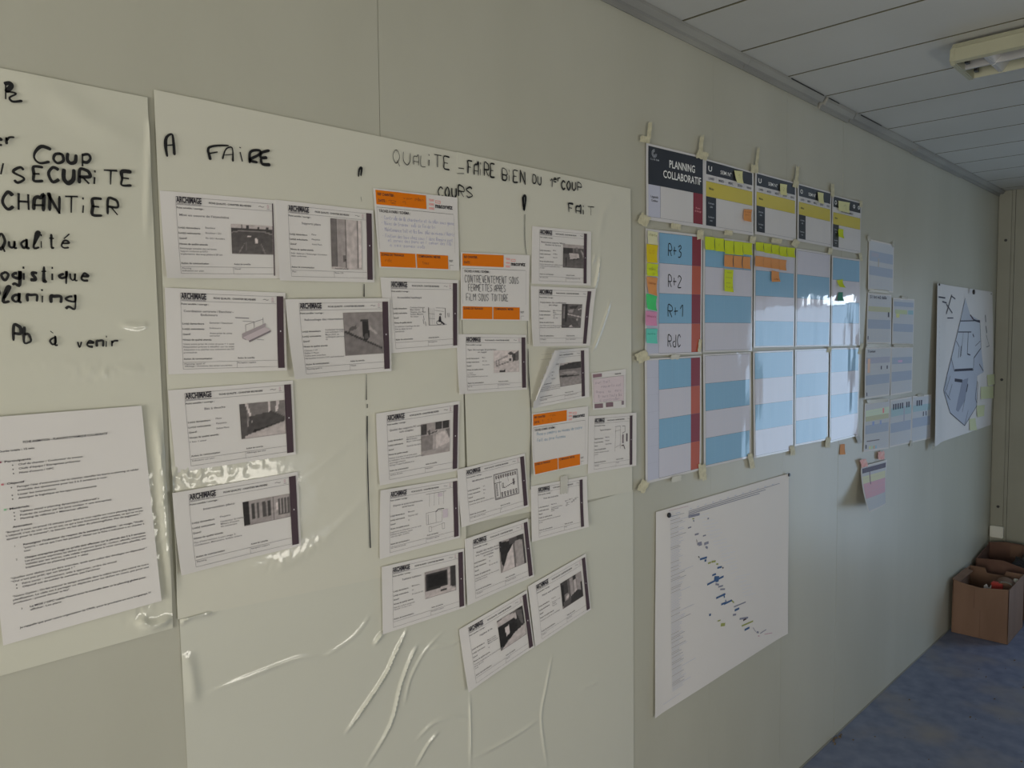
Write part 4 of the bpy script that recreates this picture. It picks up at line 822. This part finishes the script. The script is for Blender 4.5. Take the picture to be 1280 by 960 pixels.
note(C4((358, 150), (447, 160), (457, 290), (390, 278)), 'pale', 'pale yellow note on the week header next to the PLANNING sheet', g5, words=[('1', .4, .6, .1, .3)])
note(C4((460, 555), (545, 560), (540, 690), (458, 672)), 'orange', 'orange sticky note alone on a week header sheet', words=[('livraison', .1, .25, .8, .1), ('bois', .2, .5, .5, .1)], wc=P(120, 70, 40))
C5 = lambda *p: cq(935, 210, 8.727, p)
note(C5((352, 170), (428, 182), (430, 300), (358, 290)), 'pale', 'pale yellow note on the middle week header sheet', g5, words=[('2', .4, .6, .2, .3)])
C6 = lambda *p: cq(930, 180, 4.8, p)
note(C6((443, 288), (478, 295), (483, 362), (450, 350)), 'pale', 'pale yellow note on the second header sheet from the right', g5)
note(C6((567, 340), (636, 352), (635, 415), (570, 400)), 'pale', 'wide pale yellow note with a dark stroke on the last header sheet', g5, words=[('1', .45, .8, .1, .5)], wc=P(40, 40, 40))
note(C6((567, 508), (598, 512), (603, 568), (570, 555)), 'lime', 'small lime sticky note on the last header sheet', curl=.007)
note(cq(790, 370, 3.84, ((1000, 712), (1022, 710), (1025, 760), (998, 762))), 'orange', 'small orange scrap on the bare wall under the board', off=.002, curl=.004)

# ------------------------------------------------------------------ small sheets to the right of the board
LAV = P(133, 137, 148); LAV2 = P(140, 137, 146); OFFW = P(156, 153, 154)
GS = 'small schedule sheets right of the board'
def small(q, label, bands, extra=None, off=.003, lf=None, m=M_paper):
    sh = Sheet(q, off, lf or lift(seed=len(label))); o = tag(place(sh, 'schedule_sheet', m, 10, 10), label, 'schedule sheet', GS)
    k = Ink(sh); k.rect(.03, .03, .97, .97, OFFW, .0004)
    for v0, v1, c in bands: k.rect(.04, v0, .96, v1, c, .0006)
    for i in range(1, 6): k.vl(.04+.153*i, .12, .95, P(138, 140, 156), .0004)
    for i in range(1, 9): k.hl(.04, .96, .1+.1*i, P(142, 144, 158), .0003)
    for e in extra or []: 
        if e[0] == 'r': k.rect(*e[1:5], e[5], .0009)
        else: k.text(e[1], e[2], e[3], e[4], e[5], width=e[6], bold=.02)
    k.build('print', o); return o
DK = P(60, 58, 70); OL = P(152, 148, 122)
small([(1086.3, 298.6), (1117.5, 305.7), (1116.4, 366), (1085, 362)], 'small schedule sheet alone at the top of the right group', [(.22, .42, LAV), (.52, .70, LAV)], [('r', .36, .35, .40, .52, P(150, 140, 130)), ('r', .1, .25, .38, .33, LAV2)], lf=lift(bl=.003, seed=51))
small([(1085, 366), (1114.3, 368.5), (1114, 429.6), (1083, 429.6)], 'small sheet with an olive band, left one below the topmost schedule', [(.26, .36, OL), (.52, .70, LAV)], [('r', .84, .36, .90, .46, DK), ('t', 'S1 lot m2 dalle', .08, .10, .06, DK, .7), ('r', .04, .85, .07, .92, DK)], lf=lift(bl=.004, seed=52))
small([(1116.4, 372), (1143, 374), (1141.7, 431.4), (1115, 430.5)], 'small sheet with a green and teal band, right one of its row', [(.08, .18, LAV), (.55, .72, LAV)], [('r', .1, .25, .65, .34, P(150, 154, 122)), ('r', .7, .25, .95, .34, P(122, 146, 150)), ('r', .15, .34, .3, .42, P(170, 165, 110))], lf=lift(seed=53))
small([(1082, 434.6), (1114, 433.4), (1112, 494), (1081, 498.7)], 'small sheet with its left edge off the wall, left one of the second lowest row', [(.20, .32, LAV2), (.55, .74, LAV)], [('r', .1, .22, .2, .5, P(185, 150, 130)), ('r', .62, .38, .66, .45, DK), ('r', .84, .38, .88, .45, DK), ('t', 'Travaux', .08, .10, .05, DK, .3), ('r', .06, .88, .09, .95, DK)], lf=lift(tl=.006, bl=.010, k=1.3, seed=54))
small([(1114.3, 433.4), (1141.3, 433.4), (1140, 490), (1113, 494.6)], 'small plain sheet with two lavender bands, right one of the second lowest row', [(.22, .36, LAV), (.52, .72, LAV)], [('r', .3, .28, .5, .33, P(170, 140, 160))], lf=lift(seed=55))
small([(1081, 504.5), (1112.2, 498.7), (1111, 560.6), (1079.5, 565)], 'small sheet with pink, olive and blue marks, bottom left one of the group', [(.15, .28, P(165, 170, 150)), (.28, .38, OL), (.46, .64, LAV)], [('r', .7, .16, .76, .26, P(190, 110, 110)), ('r', .3, .40, .38, .48, P(120, 130, 160)), ('r', .6, .40, .66, .48, P(120, 130, 160)), ('r', .1, .78, .6, .80, GREY), ('r', .06, .86, .10, .94, DK)]+[('r', .2+i*.08, .9, .25+i*.08, .96, P(*c)) for i, c in enumerate(((180, 175, 120), (150, 170, 140), (170, 140, 110), (120, 150, 160)))], lf=lift(seed=56))
small([(1112.7, 500), (1140, 495.3), (1138.6, 553.7), (1111.6, 559.5)], 'small sheet with a row of black ticks, bottom middle of the group', [(.18, .36, P(132, 148, 150)), (.50, .70, LAV)], [('r', .12+i*.10, .10, .18+i*.10, .22, DK) for i in (0, 1, 2, 3, 4, 6, 7)]+[('r', .6, .2, .66, .5, LAV2)], lf=lift(seed=57))
small([(1140.7, 495.3), (1164.3, 493), (1163, 548), (1138.6, 553.7)], 'small sheet with three black ticks, bottom right of the group', [(.2, .34, P(132, 148, 150)), (.48, .68, LAV)], [('r', .2+i*.11, .10, .27+i*.11, .22, DK) for i in range(3)]+[('r', .55, .36, .6, .46, DK), ('r', .7, .36, .75, .46, DK)], lf=lift(seed=58))
# the torn hanging sheet held by pink tape
def lft(u, v): return .004+.055*(v**1.3)*(1-u)**.8+.012*v*v
o = small([(1076.5, 583), (1108.8, 574.5), (1107, 630), (1086, 641)], 'small sheet with pink bands hanging off the wall by two pink tapes', [(.06, .17, P(82, 76, 88)), (.24, .40, P(170, 165, 140)), (.40, .72, P(172, 134, 142))], [('r', .30, .17, .33, .45, P(110, 90, 100))], lf=lft)
# ------------------------------------------------------------------ folding big plan at the far right
def lfp(u, v): return .003+.030*math.exp(-(u/.12)**2)*(.35+.65*v)+.004*math.sin(math.pi*u)*v+.040*max(0, u-.72)**1.2*math.sin(math.pi*min(1, v*1.05))
sh = Sheet([(1172, 354), (1240.5, 365), (1238.5, 531), (1168.7, 558)], .002, lfp)
o = tag(place(sh, 'site_plan', M_paper, 24, 24), 'large site plan drawing hanging loose near the far corner', 'plan')
SP_ = sh; k = Ink(sh); LG = P(52, 50, 58)
def ph(pts): return [sh.inv(1150+x/4, 340+y/4) for x, y in pts]
k.fill(ph([(200, 245), (298, 243), (304, 380), (268, 430), (265, 490), (170, 495), (155, 430)]), P(150, 148, 151), .0010)
k.fill(ph([(225, 130), (250, 215), (300, 243), (200, 245)]), P(142, 140, 144), .0008)
k.fill(ph([(155, 430), (170, 495), (265, 490), (285, 520), (282, 670), (222, 768), (150, 705), (117, 590)]), P(139, 138, 144), .0008)
k.fill(ph([(305, 380), (318, 500), (285, 520), (265, 490), (268, 430)]), P(141, 140, 146), .0009)
k.fill(ph([(210, 540), (240, 530), (225, 640), (190, 700), (178, 690)]), P(112, 112, 122), .0012)
for pts, w_ in (([(200, 245), (298, 243), (304, 380), (268, 430), (265, 490), (170, 495), (155, 430), (200, 245)], .0016), ([(225, 130), (200, 245)], .001), ([(155, 430), (117, 590), (150, 705), (222, 768), (282, 670), (290, 550)], .0014), ([(250, 215), (268, 240), (298, 250)], .003),
   ([(190, 300), (255, 300)], .0016), ([(215, 300), (205, 420)], .001), ([(240, 300), (235, 410), (250, 415)], .0022), ([(180, 345), (195, 375), (190, 430)], .0016), ([(205, 370), (200, 425)], .003), ([(262, 310), (268, 325)], .003), ([(300, 345), (275, 370)], .001), ([(172, 490), (262, 485)], .003), ([(268, 430), (300, 385)], .002),
   ([(172, 540), (210, 545)], .005), ([(135, 500), (125, 600), (150, 640)], .001), ([(150, 520), (130, 590)], .001), ([(160, 560), (140, 630)], .001), ([(238, 560), (230, 600)], .004), ([(222, 640), (210, 700)], .001), ([(285, 545), (275, 630), (283, 655)], .0018), ([(295, 460), (315, 495)], .002), ([(240, 690), (222, 765)], .001),
   ([(158, 115), (130, 210)], .003), ([(130, 160), (160, 205)], .0022), ([(92, 125), (125, 130)], .0022), ([(110, 148), (132, 155)], .0022), ([(135, 230), (165, 230)], .0016), ([(155, 120), (175, 135)], .002), ([(325, 215), (328, 250)], .003), ([(328, 270), (333, 305)], .003), ([(330, 315), (345, 370), (330, 375)], .001)):
    k.line(ph(pts), LG, w_*3.4, .0016)
k.line(ph([(250, 215), (260, 235), (298, 248)]), P(130, 90, 90), .002, .0016)
for i in range(9): k.line(ph([(97, 270+i*28), (98, 280+i*28)]), LG, .0012)
k.build('print', o, label='grey and blue plan drawing')
gp = 'pale yellow notes on the site plan'
C7 = lambda *p: cq(1150, 340, 4, p)
def pn(q, label):
    cs = [SP_.inv(x, y) for x, y in q]
    class On:                       # a note lying on the curved plan
        o = Vector(SP_.pt(*cs[0]))
        def pt(s, u, v, e=0.):
            a, b = Vector(cs[0]).lerp(Vector(cs[1]), u), Vector(cs[3]).lerp(Vector(cs[2]), u); r = a.lerp(b, v)
            return SP_.pt(r.x, r.y, .0022+.004*v*v+e)
    n_ = On(); tag(place(n_, 'sticky_note', NM['plan'], 5, 5, thick=.0002), label, 'sticky note', gp)
pn(C7((333, 515), (370, 510), (368, 560), (335, 570)), 'pale yellow note, highest of the four on the site plan')
pn(C7((302, 575), (366, 570), (362, 630), (300, 635)), 'widest pale yellow note on the site plan, second from its top')
pn(C7((282, 668), (322, 665), (315, 720), (282, 725)), 'pale yellow note on the site plan, third from its top')
pn(C7((245, 735), (275, 730), (280, 790), (245, 792)), 'pale yellow note, lowest of the four on the site plan')
# ------------------------------------------------------------------ big schedule chart under the board
def lfb(u, v): return .0015+.006*max(0, v-u*.3-.6)+.003*math.exp(-(u/.03)**2)*v+.0025*math.exp(-((1-u)/.04)**2)+.0015*noise.noise(Vector((u*2, v*2, 3)))
sh = Sheet([(820, 640), (986, 592), (985, 792), (819, 898)], .002, lfb)
o = tag(place(sh, 'schedule_chart', M_paper, 24, 20), 'large white bar chart schedule pinned below the planning board', 'schedule chart')
k = Ink(sh)
def pc(x, y, s=6, ox=810, oy=590): return sh.inv(ox+x/s, oy+y/s)
def bar(x0, y0, x1, y1, col, w): k.line([pc(x0, y0), pc(x1, y1)], col, w, .0010)
rnd = random.Random(3)
NAV = P(50, 70, 100); OLV = P(118, 118, 66); GR = P(105, 102, 112); LGR = P(145, 143, 152)
for dy, x1, y1, w_ in ((295, 985, 85, .0016), (307, 880, 132, .0020), (318, 835, 160, .0022), (330, 385, 312, .0050), (340, 385, 320, .004)):
    bar(302, dy, x1, y1 if dy < 325 else y1, GR, w_)
for i in range(12): bar(310+i*56, 278-i*16.6, 325+i*56, 272-i*16.6, LGR, .002)
bar(155, 290, 300, 255, P(150, 125, 130), .0012); bar(165, 335, 270, 308, GR, .0010); bar(205, 310, 240, 301, LGR, .002)
N = 105
a0 = pc(165, 340); b0 = sh.inv(840, 866)
for i in range(N):
    t = i/N; u, v = a0[0]+(b0[0]-a0[0])*t, a0[1]+(b0[1]-a0[1])*t
    L = .05+.035*abs(noise.noise(Vector((i*.7, 0, 2))))*3; L = L if rnd.random() > .12 else L+.07
    k.line([(u, v), (u+L, v)], LGR if rnd.random() > .3 else GR, .0011, .0010)
for x0, y0, x1, y1, c, w_ in ((330, 350, 345, 350, OLV, .003), (336, 362, 345, 370, GR, .004), (444, 350, 455, 347, GR, .005), (298, 420, 322, 412, GR, .004), (350, 470, 378, 463, GR, .005), (362, 505, 366, 525, INK, .002), (368, 540, 400, 530, GR, .008), (378, 548, 402, 542, GR, .006), (410, 480, 432, 473, GR, .004), (420, 540, 452, 528, GR, .008), (430, 560, 446, 570, GR, .007),
   (375, 632, 384, 642, INK, .003), (388, 655, 440, 640, NAV, .006), (422, 665, 436, 662, NAV, .007), (448, 685, 470, 678, OLV, .005), (475, 674, 505, 668, OLV, .006), (510, 690, 525, 690, OLV, .005), (518, 720, 552, 710, NAV, .006), (556, 720, 564, 716, INK, .005), (480, 775, 508, 764, NAV, .006), (442, 845, 565, 782, NAV, .006), (495, 800, 530, 800, NAV, .016), (505, 815, 525, 812, NAV, .010), (505, 840, 530, 845, GR, .006), (525, 862, 560, 852, GR, .005), (540, 880, 575, 878, GR, .005), (510, 945, 578, 915, NAV, .006), (566, 918, 572, 942, NAV, .006)): bar(x0, y0, x1, y1, c, w_)
def bar2(x0, y0, x1, y1, c, w_): k.line([pc(x0, y0, 5.647, 810, 740), pc(x1, y1, 5.647, 810, 740)], c, w_, .0010)
for a in ((480, 45, 540, 12, NAV, .005), (515, 88, 545, 75, NAV, .006), (535, 85, 590, 58, NAV, .006), (545, 55, 552, 80, NAV, .004), (605, 105, 688, 70, GR, .004), (610, 130, 642, 115, NAV, .007), (590, 60, 605, 75, OLV, .005), (430, 163, 442, 158, NAV, .007), (598, 162, 620, 158, GR, .006), (490, 205, 510, 198, OLV, .004), (512, 232, 542, 228, OLV, .010), (645, 190, 705, 180, GR, .006), (670, 200, 695, 185, PLUM, .006), (660, 240, 740, 205, OLV, .005), (680, 268, 715, 250, NAV, .007), (740, 250, 758, 280, GR, .002), (765, 282, 780, 285, GR, .006), (790, 292, 832, 265, GR, .003), (820, 298, 875, 288, P(150, 110, 120), .002), (775, 310, 785, 310, P(150, 110, 120), .003)): bar2(*a)
for i in range(26):
    t = i/25; x = 330+360*t+rnd.uniform(-15, 15); y = 330+600*t; k.line([pc(x+40, y), pc(x+95+rnd.uniform(0, 60), y-22)], P(160, 158, 166), .0008, .0008)
k.line([(.05, .96), (.16, .955)], LGR, .001)
k.build('print', o)
# ------------------------------------------------------------------ pins, tapes, screws
def disc(px, py, off, r, h, label, name='magnet', m=M_pin, cat='magnet', grp=None):
    x, z = at(px, py, off); return tag(MB().cyl((0, 0, 0), (0, -1, 0), r, h, 18).build(name, m, bevel=min(r, h)*.25), label, cat, grp), (x, -off, z)
def put(a): a[0].location = a[1]
put(disc(835.3, 643.8, .0045, .0075, .006, 'dark round pin in the upper left of the big bar chart', 'pin', M_pin, 'pin'))
put(disc(985.5, 593.5, .0050, .006, .006, 'small dark pin at the upper right corner of the big bar chart', 'pin', M_pin, 'pin'))
put(disc(1216.2, 365, .0230, .014, .008, 'black round magnet at the top middle of the site plan'))
put(disc(1173.5, 355.8, .0240, .006, .005, 'tiny dark pin at the upper left corner of the site plan', 'pin', M_pin, 'pin'))
put(disc(1238.5, 367.5, .0290, .006, .005, 'tiny grey pin at the upper right corner of the site plan', 'pin', M_steel, 'pin'))
GT = 'pieces of masking tape holding the board'
def tape(cx_, cy_, w, h, label, rot=0., m=M_tape, off=.0078, grp=GT, name='tape_strip'):
    c, s = math.cos(rot), math.sin(rot)
    q = [(cx_+x*c-y*s, cy_+x*s+y*c) for x, y in ((-w/2, -h/2), (w/2, -h/2), (w/2, h/2), (-w/2, h/2))]
    sd = cx_+cy_
    sh = Sheet(q, off, lambda u, v: .0004*(1+noise.noise(Vector((u*3, v*3, sd)))))
    ed = lambda u, v: (u+.13*noise.noise(Vector((v*4.3, sd, 1)))*(abs(u-.5)*2)**2, v+.16*noise.noise(Vector((u*5, sd, 4)))*(abs(v-.5)*2)**2)
    o = tag(place(sh, name, m, 8, 10, edge=ed, thick=.0002), label, 'tape', grp); return o
tape(812, 163, 5, 20, 'upright tape strip above the top left corner of the PLANNING sheet', .1)
tape(806.5, 174, 12, 8, 'flat tape piece at the top left corner of the PLANNING sheet', .2, off=.0084)
tape(876.5, 183, 5, 24, 'upright tape strip above the gap right of the PLANNING sheet', .08)
tape(878, 194, 14, 10, 'tape piece bridging the PLANNING sheet and the first week header', .3, off=.0084)
tape(946.8, 198, 3.5, 26, 'upright tape strip above the second and third header sheets', .1)
tape(943.5, 211, 9, 10, 'tape piece bridging the first and second week headers', .1, off=.0084)
tape(996.5, 220, 4, 22, 'upright tape strip above the third and fourth header sheets', .1)
tape(995, 230, 7, 9, 'tape piece bridging the middle and fourth headers', .2, off=.0084)
tape(1041, 238, 4, 16, 'upright tape strip above the last header sheet', .0)
tape(1076.5, 255, 3.5, 8, 'tiny tape piece at the top right corner of the board', .0)
tape(805, 275, 13, 13, 'square tape piece left of the gap between top and middle rows', .5)
tape(845, 283, 12, 7, 'pale tape piece below the middle of the PLANNING sheet', .15)
tape(875.5, 293, 8, 12, 'tape piece at the upper right corner of the R+3 sheet', .1)
tape(911, 291, 10, 6, 'tape piece below the first week header sheet', .15)
tape(941.5, 300, 7, 9, 'tape piece where the second and third columns meet under the headers', .1)
tape(971, 301, 13, 6, 'pinkish tape piece above the lime notes of the third column', .15)
tape(994.5, 304, 8, 9, 'tape piece between the third and fourth columns under the headers', .5)
tape(1038, 314, 5, 8, 'tape piece between the last two columns under the headers', .2)
tape(1076, 321, 3.5, 10, 'tape piece on the right edge of the board under the headers', -.2)
tape(803, 446, 15, 13, 'square tape piece left of the gap between middle and bottom rows', -.4)
tape(844.5, 446, 11, 6, 'clear tape piece between the R+3 sheet and the sheet below', .0, M_tapec)
tape(875, 432, 4, 16, 'torn tape piece on the right edge of the R+3 sheet', .1)
tape(1036.5, 437, 5, 7, 'dark tape piece where the fourth and fifth columns meet', .3)
tape(1076, 436, 4, 14, 'grey tape piece on the right edge of the board', .3)
tape(804, 608, 10, 15, 'tape strip hanging at the lower left corner of the board', .5)
tape(846, 598.5, 12, 7, 'whitish tape piece below the first bottom sheet', -.2, M_tapec)
tape(878.5, 590, 9, 20, 'tape strip at the bottom between the first and second columns', -.1)
tape(939.5, 577, 6, 19, 'tape strip at the bottom between the second and third columns', -.2)
tape(990.5, 563, 6, 12, 'tape strip at the bottom between the third and fourth columns', -.1)
tape(1035, 553, 6, 13, 'tape strip at the bottom between the fourth and fifth columns', .1)
tape(1073, 548, 5, 13, 'grey tape strip at the lower right corner of the board', -.4, mat('grey_tape', (.42, .42, .40), .5))
GT2 = 'pieces of shiny tape on the small schedule sheets'
tape(1100, 364.5, 26, 4.5, 'shiny tape between the topmost small sheet and the one below', .12, M_tapec, .006, GT2)
tape(1086.5, 298, 3.5, 7, 'tape on the upper left corner of the topmost small sheet', 0, M_tapec, .006, GT2)
tape(1117, 306, 3, 6, 'tape on the upper right corner of the topmost small sheet', 0, M_tapec, .006, GT2)
tape(1131, 372, 8, 3, 'tape on the top edge of the small sheet with green band', .1, M_tapec, .006, GT2)
tape(1097, 432, 28, 4.5, 'shiny tape above the small sheet with its edge off the wall', 0, M_tapec, .009, GT2)
tape(1129, 432, 24, 4, 'shiny tape above the plain small sheet with lavender bands', 0, M_tapec, .007, GT2)
tape(1097, 501, 26, 4.5, 'shiny tape above the bottom left small sheet', -.1, M_tapec, .009, GT2)
tape(1151, 494, 8, 3, 'tape on the top edge of the bottom right small sheet', -.1, M_tapec, .006, GT2)
tape(1139, 554, 3, 7, 'tape at the lower corner between the last two small sheets', 0, M_tapec, .006, GT2)
tape(1167, 559, 3, 6, 'little tape at the lower left corner of the site plan', .2, M_tapec, .024, GT2)
GT3 = 'pink tape pieces on the torn sheet'
tape(1080, 579, 8, 10, 'pink tape on the left corner of the hanging pink banded sheet', -.3, M_tapep, .012, GT3)
tape(1101.5, 569, 8, 10, 'pink tape on the right corner of the hanging pink banded sheet', -.1, M_tapep, .010, GT3)
# clear tapes over the films
tape(705, 606, 9, 22, 'clear shiny tape piece between the lower orange form and the veiled form', .02, mat('clear_film_tape', (.66, .64, .58), .15, coat=1, coat_r=.05), .0070, None)
# ------------------------------------------------------------------ socket on the end wall
so = empty('wall_socket', (XE-.0125, -.045, .405)); tag(so, 'small square white socket box low in the far corner', 'socket')
MB().box(-.028, -.036, -.036, 0, .036, .036).build('housing', M_white, so, bevel=.004)
MB().box(-.0305, -.028, -.028, -.0278, .028, .028).build('cover', M_white, so, bevel=.001)
# ------------------------------------------------------------------ ceiling lamp (louvre luminaire, off)
la = empty('ceiling_lamp', (2.705, -.515, ZC)); tag(la, 'switched-off cream louvre lamp under the ceiling at the upper right', 'ceiling lamp')
LL = 1.25; w2 = .105
# body: shallow trapezoid trough open below
MB().prism([(-w2+.012, -.008), (w2-.012, -.008), (w2-.004, -.022), (-w2+.004, -.022)], 'y', -LL+.02, 0.0).build('backing_box', M_lampb, la)
MB().prism([(-w2+.004, -.0225), (-w2-.004, -.062), (-w2+.010, -.066), (-w2+.014, -.0225)], 'y', -LL, 0).prism([(w2-.014, -.0225), (w2-.010, -.066), (w2+.004, -.062), (w2-.004, -.0225)], 'y', -LL, 0).build('side_rail', M_lampb, la)
for y0, y1 in ((-.012, .004), (-LL-.004, -LL+.012)):
    MB().prism([(-w2+.002, -.020), (w2-.002, -.020), (w2+.006, -.060), (w2-.010, -.070), (-w2+.010, -.070), (-w2-.006, -.060)], 'y', y0, y1).build('end_cap', M_lampb, la, bevel=.003)
MB().box(-.0045, -LL+.012, -.062, .0045, -.012, -.026).build('centre_rail', M_louv, la)
for i in range(9):
    y = -.085-i*.125
    MB().prism([(y-.005, -.064), (y+.005, -.064), (y+.030, -.030), (y-.030, -.030)], 'x', -w2+.013, -.0046).prism([(y-.005, -.064), (y+.005, -.064), (y+.030, -.030), (y-.030, -.030)], 'x', .0046, w2-.013).build('louvre_blade', M_louv, la)
for x in (-.05, .05):
    MB().cyl((x, -.03, -.0262), (0, -1, 0), .0035, LL-.06, 12).build('tube', M_tube, la, smooth=True)
    MB().box(x-.010, -.034, -.060, x+.010, -.024, -.0225).build('lamp_holder', M_pin, la)
for x in (-.06, .06): MB().box(x-.01, -.3, -.008, x+.01, -.27, -.0005).build('spacer', M_lampb, la)
# ------------------------------------------------------------------ cardboard boxes
bx = empty('cardboard_box', (4.85, -.155, 0)); tag(bx, 'open brown cardboard box on the floor against the wall, the nearer one', 'cardboard box')
def panelpoly(pts, name, m, par, t=.004, axis='x', at_=0):
    return MB().prism(pts, axis, at_-t/2, at_+t/2).build(name, m, par)
# front panel (faces the camera), slightly bowed top edge
panelpoly([(-.132, .002), (.128, .002), (.133, .290), (.128, .292), (.06, .282), (.0, .276), (-.055, .284), (-.128, .294), (-.134, .292)], 'front_panel', M_card, bx, at_=-.168)
panelpoly([(-.130, .002), (.128, .002), (.130, .300), (.055, .300), (.045, .272), (-.04, .272), (-.05, .300), (-.130, .300)], 'back_panel', M_card, bx, at_=.168)
panelpoly([(-.170, .002), (.170, .002), (.170, .300), (.02, .297), (-.170, .291)], 'side_panel', M_card, bx, axis='y', at_=.131)
panelpoly([(-.170, .002), (.170, .002), (.170, .300), (-.170, .291)], 'side_panel', M_card, bx, axis='y', at_=-.132)
MB().box(-.168, -.130, .002, .168, .130, .008).build('bottom_panel', M_card, bx)
MB().box(-.1712, -.003, .01, -.1702, -.0015, .155).box(-.1712, .026, .16, -.1702, .028, .27).build('seam', M_cardi, bx)
MB().prism([(.1, .285), (.134, .296), (.136, .3), (.1, .289)], 'x', -.168, .10).build('inner_flap', M_card, bx)
# contents
cn = empty('paper_roll', (4.86, -.235, .009)); tag(cn, 'rounded tin with red label lying in the nearer box', 'tin')
MB().cyl((-.03, 0, .225), (1, .15, .05), .052, .11, 28).build('tin_body', M_card, cn, smooth=False, bevel=.003)
MB().cyl((-.024, 0, .225), (1, .15, .05), .0525, .022, 28).build('rim', M_steel, cn)
MB().box(-.045, .005, .0, -.005, .06, .27).build('red_box', M_red, cn, bevel=.002)
MB().box(-.02, -.05, .0, .09, .04, .17).build('support', M_cardi, cn, bevel=.002)
pc_ = tag(MB().prism([(-.01, .0), (.015, .0), (.02, .25), (.008, .262), (-.004, .24), (-.015, .262)], 'x', -.002, .002).build('paper_scrap', M_paper), 'small white paper scrap sticking up in the nearer box', 'paper'); pc_.location = (4.80, -.165, .0085)
b2 = empty('cardboard_box', (5.30, -.21, 0)); tag(b2, 'darker reddish brown box behind the nearer box, against the end wall', 'cardboard box')
panelpoly([(-.185, .002), (.185, .002), (.188, .315), (.05, .325), (-.05, .30), (-.185, .29)][::1], 'front_panel', M_cardi, b2, at_=-.15)
panelpoly([(-.185, .002), (.185, .002), (.192, .350), (.10, .365), (-.10, .36), (-.185, .34)], 'back_panel', M_cardi, b2, at_=.15)
panelpoly([(-.152, .002), (.152, .002), (.152, .345), (-.152, .312)], 'side_panel', M_cardi, b2, axis='y', at_=.187)
panelpoly([(-.152, .002), (.152, .002), (.152, .34), (-.152, .29)], 'side_panel', M_cardi, b2, axis='y', at_=-.187)
MB().box(-.148, -.185, .002, .148, .185, .008).build('bottom_panel', M_cardi, b2)
MB().box(.1450, .015, .28, .1478, .075, .355).build('tape_strip', M_card, b2)
# black bag: lumpy icosphere
bm = bmesh.new(); bmesh.ops.create_icosphere(bm, subdivisions=4, radius=1)
for v in bm.verts:
    n_ = 1+.28*noise.noise(v.co*2.3)+.10*noise.noise(v.co*6)
    v.co = Vector((v.co.x*.095*n_, v.co.y*.095*n_, v.co.z*.140*n_))
me = bpy.data.meshes.new('plastic_bag'); bm.to_mesh(me); bm.free(); me.materials.append(M_bag)
for pl in me.polygons: pl.use_smooth = True
bag = bpy.data.objects.new('plastic_bag', me); COL.objects.link(bag); bag.location = (5.27, -.262, .205)
tag(bag, 'crumpled black plastic bag in the box behind', 'bag')
blk = empty('dark_bottle', (4.965, -.262, .0085)); tag(blk, 'dark bottle with pale cap in the rear right corner of the nearer box', 'bottle')
MB().cyl((0, 0, 0), (0, 0, 1), .020, .22, 20).cyl((0, 0, .22), (0, 0, 1), .020, .03, 20, .011).build('body', M_bag, blk)
MB().cyl((0, 0, .2505), (0, 0, 1), .012, .022, 16).build('cap', M_white, blk, bevel=.002)
# ------------------------------------------------------------------ crumbs on the floor
mb = MB()
for i in range(46):
    x = random.uniform(3.0, 4.6); y = random.uniform(-.05, -1.3); s = random.uniform(.002, .006)
    mb.box(x, y, .0003, x+s*random.uniform(.6, 2.5), y+s, .0003+s*.5)
for i in range(10):
    x = random.uniform(3.06, 3.16); y = -random.uniform(.01, .04); s = .005; mb.box(x, y, .0003, x+s*1.5, y+s, .006)
tag(mb.build('floor_crumbs', mat('crumbs', (.16, .12, .08), .9)), 'scattered brown crumbs and specks on the blue floor', 'debris', kind='stuff')
